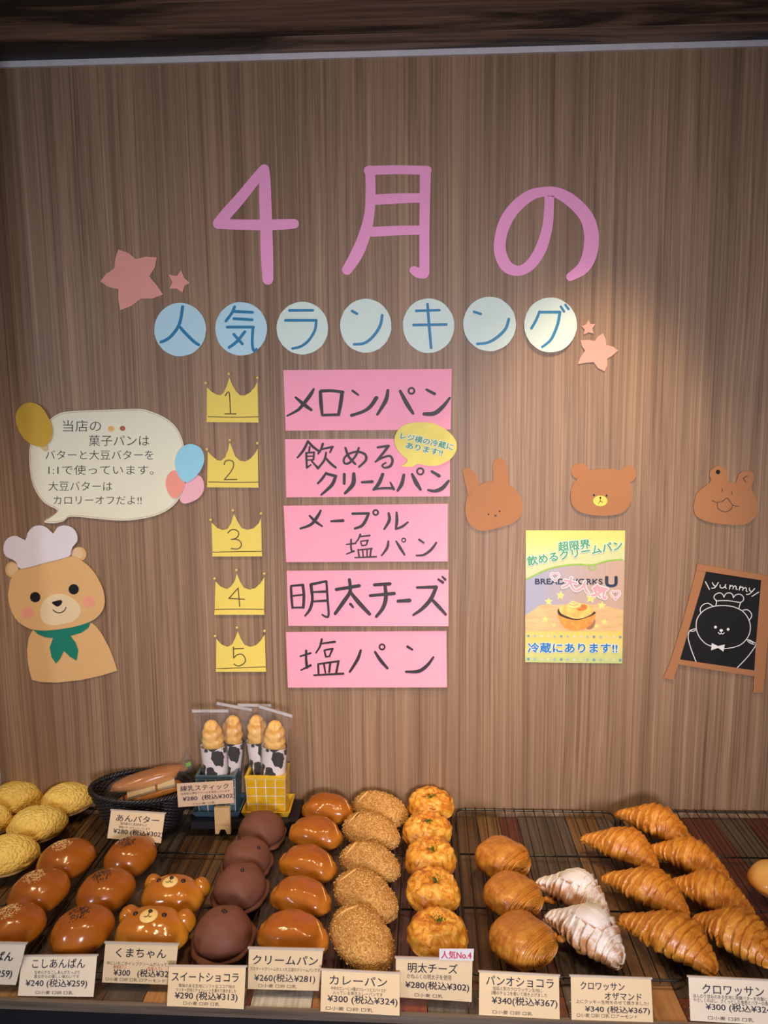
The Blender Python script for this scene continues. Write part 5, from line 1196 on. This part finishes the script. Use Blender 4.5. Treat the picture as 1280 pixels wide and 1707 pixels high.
# tiled pots
def pot(px, py, base_col, tile_col, lab, wtop=0.089):
    p = on_z(px, py, ZP + 0.010)
    W = wtop; D = 0.066; H = 0.086
    cy = p.y + D/2
    cy = min(cy, -0.046)
    o = thing('tiled_pot', lab, 'pot', (p.x, cy, ZP), 'square tiled pots on saucers', (0, 0, 0))
    nm = lab.split()[0]
    G = mat(nm + '_glaze', base_col, 0.22, 0.5, 0.08, 40, coat=0.4); T = mat(nm + '_tile', tile_col, 0.15, 0.5, 0.10, 60, coat=0.6); GR = mat('white_grout', (0.76, 0.70, 0.60), 0.7)
    # saucer: a shallow square dish
    mb = MB(); SW = W/2 + 0.009; SD = D/2 + 0.009
    def ring(w0, d0, z0, w1, d1, z1): 
        a = [(-w0,-d0,z0),(w0,-d0,z0),(w0,d0,z0),(-w0,d0,z0),(-w1,-d1,z1),(w1,-d1,z1),(w1,d1,z1),(-w1,d1,z1)]
        mb.add(a, [(0,1,5,4),(1,2,6,5),(2,3,7,6),(3,0,4,7)])
    ring(SW-0.006, SD-0.006, 0.0005, SW, SD, 0.014); ring(SW, SD, 0.014, SW-0.0035, SD-0.0035, 0.014); ring(SW-0.0035, SD-0.0035, 0.014, SW-0.008, SD-0.008, 0.006)
    mb.add([(-SW+0.008,-SD+0.008,0.006),(SW-0.008,-SD+0.008,0.006),(SW-0.008,SD-0.008,0.006),(-SW+0.008,SD-0.008,0.006)], [(0,1,2,3)])
    mb.build('saucer', G, o)
    z0, z1 = 0.0075, 0.0075 + H
    mb = MB(); w0, d0 = W/2 - 0.004, D/2 - 0.004; t = 0.006
    ring(w0, d0, z0, W/2 - 0.0012, D/2 - 0.0012, z1 - 0.006)
    mb.build('grout_wall', GR, o, label='white grout between the tiles')
    mb = MB(); ww, dd = W/2, D/2
    ring(ww, dd, z1-0.007, ww+0.0006, dd+0.0006, z1-0.001); ring(ww+0.0006, dd+0.0006, z1-0.001, ww-0.001, dd-0.001, z1); ring(ww-0.001, dd-0.001, z1, ww-t, dd-t, z1); ring(ww-t, dd-t, z1, ww-t-0.003, dd-t-0.003, z0+0.006)
    mb.add([(-ww+t+0.003,-dd+t+0.003,z0+0.006),(ww-t-0.003,-dd+t+0.003,z0+0.006),(ww-t-0.003,dd-t-0.003,z0+0.006),(-ww+t+0.003,dd-t-0.003,z0+0.006)], [(0,1,2,3)])
    mb.build('rim', G, o)
    hh = (z1 - 0.0075 - z0); g = 0.0008
    for face in range(3):
        half = (w0 + W/2 - 0.0012)/2 if face == 0 else (d0 + D/2 - 0.0012)/2
        for r_ in range(4):
            for c_ in range(4):
                a0, a1 = -1 + c_*0.5, -0.5 + c_*0.5; f0, f1 = r_/4, (r_+1)/4
                vs = []
                for dep in (0.0002, 0.0016):
                    for (aa, ff, sa, sf) in ((a0, f0, 1, 1), (a1, f0, -1, 1), (a1, f1, -1, -1), (a0, f1, 1, -1)):
                        ins = g + (0.0006 if dep > 0.001 else 0)
                        wf = w0 + (W/2 - 0.0012 - w0)*ff; df = d0 + (D/2 - 0.0012 - d0)*ff; z = z0 + hh*ff + sf*ins
                        if face == 0: vs.append((aa*wf + sa*ins, -df - dep, z))
                        elif face == 1: vs.append((wf + dep, aa*df + sa*ins, z))
                        else: vs.append((-wf - dep, -aa*df - sa*ins, z))
                link_mesh('tile', vs, [(4,5,6,7),(0,1,5,4),(1,2,6,5),(2,3,7,6),(3,0,4,7)], T, o)
    return o, p.x, cy
o1, bx1, by1 = pot(362, 1352, (0.065, 0.125, 0.165), (0.055, 0.115, 0.155), 'blue-grey tiled square pot on its saucer, holding two cow-print sticks')
o2, bx2, by2 = pot(444, 1353, (0.74, 0.46, 0.03), (0.66, 0.38, 0.016), 'yellow tiled square pot on its saucer, holding two cow-print sticks')

# stick breads in cow-print sleeves and clear bags
mt, nt, b = nodes_of('cow_print'); v = coord(nt)
wv = nt.nodes.new('ShaderNodeVectorMath'); wv.operation = 'ADD'; nz = nt.nodes.new('ShaderNodeTexNoise'); nz.inputs['Scale'].default_value = 55
sc_ = nt.nodes.new('ShaderNodeVectorMath'); sc_.operation = 'SCALE'; sc_.inputs['Scale'].default_value = 0.016
nt.links.new(v, nz.inputs['Vector']); nt.links.new(nz.outputs['Color'], sc_.inputs[0]); nt.links.new(v, wv.inputs[0]); nt.links.new(sc_.outputs[0], wv.inputs[1])
n = nt.nodes.new('ShaderNodeTexVoronoi'); n.inputs['Scale'].default_value = 36; nt.links.new(mapping(nt, wv.outputs[0], (1, 1, 0.62), (0.006, 0.0, 0.012)), n.inputs['Vector'])
nt.links.new(ramp(nt, n.outputs['Distance'], [(0.47, (0.012, 0.012, 0.014)), (0.49, (0.82, 0.74, 0.72))]), b.inputs['Base Color']); b.inputs['Roughness'].default_value = 0.5; MATS['cow_print'] = mt; COW = mt
STK = croiss_mat('stick_bread_crust', (0.50, 0.17, 0.02), (0.84, 0.47, 0.10), (0.92, 0.66, 0.25), rings=45.0)
STITCH = mat('grey_stitch', (0.25, 0.2, 0.2), 0.7)
def stick(x, y, z, lean_y, lean_x, label, bagw, topl, seed, tw, sl=0.0):
    o = thing('wrapped_stick_bread', label, 'bread', (x, y, z), 'milk cream stick breads in cow-print sleeves', (lean_y, lean_x, tw))
    Hb = 0.200; n, m_ = 40, 70; vs = []
    for i in range(m_+1):
        t = i/m_; prof = (1 - max(0, (t-0.70)/0.30)**2.3)**0.5 if t < 1 else 0.0
        prof = max(prof, 0.02)
        for k in range(n):
            th = 2*math.pi*k/n
            br = 1 + 0.055*math.sin(t*62 + abs((th/math.pi + 0.5) % 2 - 1)*9) + 0.10*noise.noise(Vector((math.cos(th)*2, math.sin(th)*2, t*12 + seed)))
            gr = 1 - 0.12*math.exp(-((th - 1.5*math.pi)/0.16)**2)
            nk = 1.0 if t > 0.66 else 0.88
            vs.append((0.0235*nk*prof*br*gr*math.cos(th), 0.0155*nk*prof*br*gr*math.sin(th), 0.012 + t*(Hb-0.012)))
    fs = [(i*n+k, i*n+(k+1) % n, (i+1)*n+(k+1) % n, (i+1)*n+k) for i in range(m_) for k in range(n)]
    link_mesh('bread_stick', vs, fs, STK, o, smooth=True)
    vs = []; m_ = 8
    for i in range(m_+1):
        f = i/m_
        for k in range(n):
            th = 2*math.pi*k/n; q = 1 + 0.03*noise.noise(Vector((math.cos(th)*2, math.sin(th)*2, f*2 + seed)))
            zt = 0.004 + f*0.137*(1 + 0.02*math.sin(th))
            vs.append(((0.0245 + 0.004*f)*q*math.cos(th), (0.0155 + 0.0015*f)*q*math.sin(th), zt))
    link_mesh('cow_print_sleeve', vs, [(i*n+k, i*n+(k+1) % n, (i+1)*n+(k+1) % n, (i+1)*n+k) for i in range(m_) for k in range(n)], COW, o, smooth=True, label='white paper sleeve with black cow patches')
    mb = MB()
    for k in range(22):
        th = R(180 + 180*k/21); c, s = math.cos(th), math.sin(th); p = Vector((0.0291*c, 0.0178*s, 0.1345)); tn = Vector((-s, c, 0)).normalized()*0.0009
        mb.tube([p - tn, p + tn], 0.0003, 4)
    mb.build('stitching', STITCH, o)
    # bag: tube that flattens into a wide sealed top
    vs = []; m_ = 26; Ht = 0.205 + topl; n = 32
    for i in range(m_+1):
        f = i/m_; z_ = 0.004 + f*(Ht - 0.004)
        g = min(1, max(0, (z_ - 0.150)/(Ht - 0.160))); g = g*g*(3-2*g)
        for k in range(n):
            th = 2*math.pi*k/n; q = 1 + 0.10*noise.noise(Vector((math.cos(th)*3, math.sin(th)*3, f*7 + seed)))
            wx = (0.0300*(1-g) + bagw/2*g); wy = (0.0185*(1-g) + 0.0008*g)
            vs.append((wx*(q*(1-g)+g)*math.cos(th), wy*q*math.sin(th) + 0.004*g*noise.noise(Vector((math.cos(th)*2, seed, f*3))), z_ - sl*g*wx*math.cos(th)))
    link_mesh('film_bag', vs, [(i*n+k, i*n+(k+1) % n, (i+1)*n+(k+1) % n, (i+1)*n+k) for i in range(m_) for k in range(n)], FILM, o, smooth=True, label='clear film bag flattened at the top')
    mb = MB(); mb.box((-bagw/2, -0.0011, Ht - 0.006), (bagw/2, 0.0011, Ht), 0, Matrix(((1, 0, 0, 0), (0, 1, 0, 0), (-sl, 0, 1, 0), (0, 0, 0, 1)))); mb.build('bag_seal', SEAL, o, label='heat-sealed strip along the bag top')
    return o
zb = ZP + 0.0155
stick(bx1 - 0.002, by1 - 0.011, zb, R(1), R(-2), 'cow-print sleeved stick bread in the blue pot, the one in front', 0.080, 0.018, 1, R(0), 0.03)
stick(bx1 + 0.010, by1 + 0.015, zb, R(0), R(7), 'cow-print sleeved stick bread in the blue pot, the one at the wall', 0.080, 0.018, 2, R(-3), 0.05)
stick(bx2 + 0.010, by2 - 0.011, zb, R(1), R(4), 'cow-print sleeved stick bread in the yellow pot, the one in front', 0.074, 0.018, 3, R(-4), 0.20)
stick(bx2 - 0.008, by2 + 0.015, zb, R(0), R(-5), 'cow-print sleeved stick bread in the yellow pot, the one at the wall', 0.074, 0.020, 4, R(2), 0.12)

# ------------------------------------------------------------------ price cards
CARD = paper('card_paper', (0.80, 0.62, 0.38)); CARDW = paper('card_paper_pale', (0.82, 0.72, 0.56)); KRAFT = paper('kraft_card', (0.66, 0.46, 0.30))
NAVY = mat('navy_marker', (0.010, 0.012, 0.035), 0.6); PENG = mat('pen_grey', (0.07, 0.055, 0.05), 0.6); REDP = mat('red_pen', (0.55, 0.06, 0.03), 0.6)
TILT = R(18)
def price_card(lab, quad, base, rows, card=CARD, lean=TILT, stand=True, lift=0.0, yplane=None):
    """QUAD: TL,TR,BR,BL pixels; the card's foot rests at height BASE"""
    tl_, tr_, br_, bl_ = [Vector(q) for q in quad]
    base += lift
    if yplane is None: a = on_z(bl_.x, bl_.y, base); b = on_z(br_.x, br_.y, base)
    else: a, b = [on_plane(q.x, q.y, yplane, Vector((-0.20, 1, 0)).normalized()) for q in (bl_, br_)]
    n0 = Vector((-(b-a).y, (b-a).x, 0)).normalized()
    if n0.y < 0: n0 = -n0
    up = (Vector((0, 0, 1))*math.cos(lean) + n0*math.sin(lean)); nrm = (b-a).cross(up).normalized()
    if yplane is not None: nrm = Vector((0.20, -1, 0)).normalized()
    c = on_plane(tl_.x, tl_.y, a, nrm); d = on_plane(tr_.x, tr_.y, a, nrm)
    if nrm.y > 0: nrm = -nrm
    o = thing('price_card', lab, 'price card', (a+b)/2, 'handwritten price cards'); lo = o.location.copy()
    def pr(u, v, e=0.0):                       # u right 0..1, v down 0..1
        return (c*(1-u) + d*u)*(1-v) + (a*(1-u) + b*u)*v + nrm*e
    th = 0.0003
    cs = [pr(0.015, 0.03), pr(0.985, 0.03), pr(0.985, 0.985), pr(0.015, 0.985)]
    mb = MB(); mb.add(cs + [q - nrm*th for q in cs], [(0,1,2,3),(4,7,6,5),(0,4,5,1),(1,5,6,2),(2,6,7,3),(3,7,4,0)])
    pc = mb.build('card', card, o, lo)
    W = (b-a).length; Hh = (c-a).length
    for (s, u0, u1, v, em, bold, mk) in rows:
        g = MB(); put_text(g, s, u0, v, u1, em, lambda x, y: pr(x, y, 0.0004), 0.0, bold)
        if g.v: g.build('lettering', {'n': NAVY, 'g': PENG, 'r': REDP}[mk], pc, lo)
    if stand:
        mb = MB()
        def slab(p4, t):
            q4 = [q - nrm*t for q in p4]; mb.add(p4 + q4, [(0,1,2,3),(4,7,6,5),(0,4,5,1),(1,5,6,2),(2,6,7,3),(3,7,4,0)])
        ex = 1 + max(0, lift - 0.001)/Hh; slab([pr(0, 0, -0.0006), pr(1, 0, -0.0006), pr(1, ex, -0.0006), pr(0, ex, -0.0006)], 0.0015)
        f = -Vector((n0.x, n0.y, 0)); back = 0.035
        p4 = [a - nrm*0.0008 , b - nrm*0.0008, b - f*back, a - f*back]
        for q in p4: q.z = base - lift + 0.0016
        mb.add([q.copy() for q in p4] + [q - Vector((0, 0, 0.0012)) for q in p4], [(0,1,2,3),(4,7,6,5),(0,4,5,1),(1,5,6,2),(2,6,7,3),(3,7,4,0)])
        mb.build('acrylic_holder', ACRYL, o, lo, label='clear acrylic holder')
        mb = MB(); e4 = [pr(0, 0, 0.0006), pr(1, 0, 0.0006), pr(1, 0.035, 0.0006), pr(0, 0.035, 0.0006)]
        mb.add(e4 + [q - nrm*0.003 for q in e4], [(0,1,2,3),(4,7,6,5),(0,4,5,1),(1,5,6,2),(2,6,7,3),(3,7,4,0)]); mb.build('holder_edge', mat('acrylic_edge', (0.55, 0.48, 0.42), 0.15, 0.8), o, lo, label='polished top edge of the holder')
    return o, pr, pc
def std(head, h0, h1, desc, price, p0, p1, al, a0, a1, hb=0.004, hv=0.30, hem=0.25, pv=0.745, pem=0.20, dem=0.095, dv=(0.45, 0.55), pb=0.006):
    r = [(head, h0, h1, hv, hem, hb, 'n')]
    for (s, u0, u1), v in zip(desc, dv): r.append((s, u0, u1, v, dem, 0.0, 'g'))
    r.append((price, p0, p1, pv, pem, pb, 'n')); r.append((al, a0, a1, 0.93, 0.09, 0.0, 'g'))
    return r
price_card('pale price card cut by the frame edge under the golden sesame buns', [(-82,1569),(46,1571.5),(28,1643),(-96,1640)], ZS+0.001, [('つぶあんぱん', 0.12, 0.86, 0.42, 0.25, 0.01, 'n'), ('¥240 (税込¥259)', 0.08, 0.90, 0.80, 0.22, 0.008, 'n')], CARDW, lift=0.012, lean=R(5))
price_card('pale price card for the smooth bean paste bun at 240 yen', [(35,1592),(164,1591),(157.5,1663),(27.5,1661)], ZS+0.001, std('こしあんぱん', 0.16, 0.84, [('なめらかなこしあんがたっぷり', 0.20, 0.78), ('昔ながらの優しい味わいです', 0.20, 0.78)], '¥240 (税込¥259)', 0.10, 0.89, '□小麦 □卵 □乳', 0.24, 0.72), CARDW)
price_card('buff price card for the bear-faced buns at 300 yen', [(174,1570),(299,1573),(292,1643),(168,1638.5)], ZS+0.001,
    [('くまちゃん', 0.17, 0.84, 0.34, 0.25, 0.004, 'n'), ('中にいちごホイップクリームが入ってます', 0.06, 0.96, 0.545, 0.10, 0, 'g'), ('春限定パン', 0.15, 0.33, 0.63, 0.09, 0, 'r'), ('(生乳入り)', 0.60, 0.80, 0.64, 0.09, 0, 'r'), ('¥300   (税込¥324)', 0.16, 0.98, 0.80, 0.20, 0.007, 'n'), ('□小麦 □卵 □乳 □アーモンド', 0.06, 0.86, 0.93, 0.09, 0, 'g')], lift=0.012, lean=R(5))
price_card('buff price card for the sweet chocolate bun at 290 yen', [(280,1608.5),(412,1609.8),(408,1683.5),(276,1678)], ZS+0.001, std('スイートショコラ', 0.06, 0.90, [('風味のある生地にソフトなココア味の', 0.15, 0.86), ('クッキー生地とチョコレートを乗せて焼きました', 0.12, 0.88)], '¥290 (税込¥313)', 0.11, 0.90, '□小麦 □卵 □乳', 0.22, 0.68, hv=0.37, dv=(0.52, 0.62), pv=0.79, pb=0.008))
price_card('buff price card for the cream bun at 260 yen', [(413,1579),(541,1581.8),(533,1653),(411,1649.5)], ZS+0.001, std('クリームパン', 0.07, 0.93, [('カスタードクリームが入った王道のクリームパンです', 0.04, 0.97)], '¥260(税込¥281)', 0.10, 0.92, '□小麦 □卵 □乳', 0.16, 0.68, hv=0.38, dv=(0.535,), pv=0.78, pb=0.004), lift=0.012, lean=R(5))
price_card('buff price card for the curry bun at 300 yen', [(534,1614.5),(668,1621),(668,1694.5),(532,1687)], ZS+0.001, std('カレーパン', 0.12, 0.83, [('中辛のカレーに14種のフルーツとスパイスが', 0.14, 0.82), ('入っている焼きカレーパンです', 0.16, 0.78)], '¥300 (税込¥324)', 0.10, 0.96, '□小麦 □卵 □乳', 0.08, 0.66, hv=0.34, dv=(0.47, 0.57), pb=0.007))
o7, pr7, pc7 = price_card('buff price card for the cod roe cheese bun with a white popularity tab', [(658,1595),(789.5,1598.5),(788,1671.5),(657,1663)], ZS+0.001, std('明太チーズ', 0.17, 0.80, [('かねふくの明太子を使用', 0.16, 0.72)], '¥280(税込¥302)', 0.14, 0.95, '□小麦 □乳', 0.26, 0.62, hv=0.34, dv=(0.50,), dem=0.13, pv=0.73, pb=0.008), lift=0.012, lean=R(5))
mb = MB(); e4 = [pr7(0.565, -0.225, 0.0012), pr7(1.0, -0.235, 0.0012), pr7(0.995, 0.035, 0.0012), pr7(0.565, 0.03, 0.0012)]
mb.add(e4 + [q + Vector((0, 0.0008, 0)) for q in e4], [(0,1,2,3),(4,7,6,5),(0,4,5,1),(1,5,6,2),(2,6,7,3),(3,7,4,0)]); tb = mb.build('tab', paper('tab_white', (0.72, 0.70, 0.72)), o7, o7.location.copy(), label='white tab with red lettering')
g = MB(); put_text(g, '人気No.4', 0.59, -0.02, 0.97, 0.20, lambda x, y: pr7(x, y, 0.0016), 0.0, 0.012); g.build('lettering', mat('red_marker', (0.60, 0.04, 0.09), 0.6), tb, o7.location.copy())
price_card('buff price card for the rolled chocolate pastry at 340 yen', [(797,1617.5),(933.5,1625),(935,1700.5),(796,1693)], ZS+0.001, std('パンオショコラ', 0.10, 0.92, [('当店人気のクロワッサン生地に', 0.18, 0.78), ('2種のチョコを巻いて焼き上げました', 0.16, 0.84)], '¥340(税込¥367)', 0.17, 0.96, '□小麦 □卵 □乳', 0.18, 0.66, hv=0.30, dv=(0.41, 0.51), pv=0.71, pb=0.007))
price_card('buff price card with two title lines for the almond croissant', [(949,1625),(1087,1629.8),(1091,1705.5),(950.5,1701)], ZS+0.001,
    [('クロワッサン', 0.13, 0.66, 0.30, 0.20, 0.006, 'n'), ('オザマンド', 0.42, 0.86, 0.51, 0.19, 0.006, 'n'), ('上にクッキー生地をのせて焼きました!', 0.07, 0.94, 0.61, 0.09, 0, 'g'), ('¥340 (税込¥367)', 0.18, 0.95, 0.79, 0.16, 0.008, 'n'), ('□小麦 □卵 □乳 □アーモンド', 0.08, 0.80, 0.91, 0.09, 0, 'g')])
price_card('pale price card for the plain croissant at 300 yen, cut by the frame edge', [(1145,1626),(1289,1633),(1295,1711),(1148.5,1702.5)], ZS+0.001, std('クロワッサン', 0.17, 0.88, [('ほんのり甘みのある生地に発酵バターを何層にも', 0.06, 0.95), ('やさしくのばし、さくっとした食感とバターの香り', 0.06, 0.95)], '¥300 (税込¥324)', 0.20, 0.98, '□小麦 □卵 □乳', 0.22, 0.74, hv=0.37, dv=(0.47, 0.56), pv=0.72, pem=0.18, pb=0.008), CARDW)
price_card('cream price card for the butter bun standing in front of the basket', [(184,1349),(276.5,1355),(269.5,1406.5),(177,1398)], ZR+0.001, std('あんバター', 0.13, 0.90, [('国内産の小豆(粒あん)と', 0.22, 0.70), ('無塩バターをサンドしています', 0.20, 0.76)], '¥280 (税込¥302)', 0.11, 1.0, '', 0, 1, hv=0.36, dv=(0.48, 0.60), pv=0.78, pb=0.008)[:-1], lean=R(8), lift=0.035)
# clear film liners under the buns
random.seed(4)
for k, (quad, lab) in enumerate(((((150,1452),(268,1424),(250,1600),(60,1600)), 'crinkled clear film liner under the sesame buns'), (((455,1395),(600,1392),(575,1600),(420,1600)), 'crinkled clear film liner under the cream buns'))):
    c4 = [on_z(x, y, ZR + 0.002) for x, y in quad]; n = 26; vs = []
    for j in range(n+1):
        for i in range(n+1):
            u, v_ = i/n, j/n; p = (c4[0]*(1-u) + c4[1]*u)*(1-v_) + (c4[3]*(1-u) + c4[2]*u)*v_
            vs.append(p + Vector((0, 0, 0.004*abs(noise.noise(Vector((u*7, v_*7, k*5.0)))) + 0.002*abs(noise.noise(Vector((u*19, v_*19, k)))))))
    o = link_mesh('film_liner', vs, [(j*(n+1)+i, j*(n+1)+i+1, (j+1)*(n+1)+i+1, (j+1)*(n+1)+i)[::-1] for j in range(n) for i in range(n)], film_mat('liner_film_%d' % k, (0.96, 0.96, 0.96), 0.12, 0.02), None, (c4[0]+c4[2])/2, smooth=True)
    tag(o, lab, 'film liner')

# small wooden card stand
pw = on_z(372, 1389, ZR + 0.0005)
WCL = mat('pale_wood', (0.58, 0.38, 0.17), 0.55, 0.4, 0.12, 40, stretch=(60, 60, 4))
o = thing('wooden_card_stand', 'small pale wooden clip stand with red lettering beneath the kraft card', 'card stand', (pw.x, pw.y, pw.z))
S_ = ppm(pw); wd_ = 25.5/S_/2; ht_ = 0.060
leg = [(-wd_, 0), (-wd_*0.52, 0), (-wd_*0.36, 0.009), (-wd_*0.2, 0.0105), (wd_*0.2, 0.0105), (wd_*0.36, 0.009), (wd_*0.52, 0), (wd_, 0), (wd_, ht_), (-wd_, ht_)]
def plate(name, pts, y0, y1, mt, parent):
    tri = tessellate_polygon([[Vector((p[0], p[1], 0)) for p in pts]]); n = len(pts)
    vs = [(p[0], y0, p[1]) for p in pts] + [(p[0], y1, p[1]) for p in pts]
    fs = [t for t in tri] + [tuple(q + n for q in t)[::-1] for t in tri] + [(i, (i+1) % n, n+(i+1) % n, n+i) for i in range(n)]
    return link_mesh(name, vs, fs, mt, parent)
pf = plate('front_board', leg, -0.003, 0.0, WCL, o); plate('back_board', leg, 0.0035, 0.0065, WCL, o)
mb = MB(); mb.box((-wd_*0.9, 0.0, ht_*0.55), (wd_*0.9, 0.0035, ht_*0.8)); mb.build('spacer', WCL, o)
g = MB(); put_text(g, 'パンどろぼう', -wd_*0.85, 0, wd_*0.85, 0.0055, lambda x, y: Vector((x, -0.0032, 0.019 - y)), 0.0, 0.01); g.build('lettering', mat('red_print', (0.60, 0.09, 0.03), 0.6), pf)
price_card('kraft price card for the milk stick in front of the blue-grey pot', [(293,1305),(390,1299.5),(391.8,1339),(295.5,1346.5)], ZP+0.002, std('練乳スティック', 0.07, 0.90, [('自家製の練乳クリームを使用しています', 0.08, 0.92)], '¥280  (税込¥302)', 0.10, 1.0, '□小麦 □乳', 0.28, 0.66, hv=0.34, hem=0.24, dv=(0.49,), pv=0.74, pem=0.22, pb=0.008), KRAFT, R(0), stand=False, yplane=pw + Vector((0, -0.001, 0)))
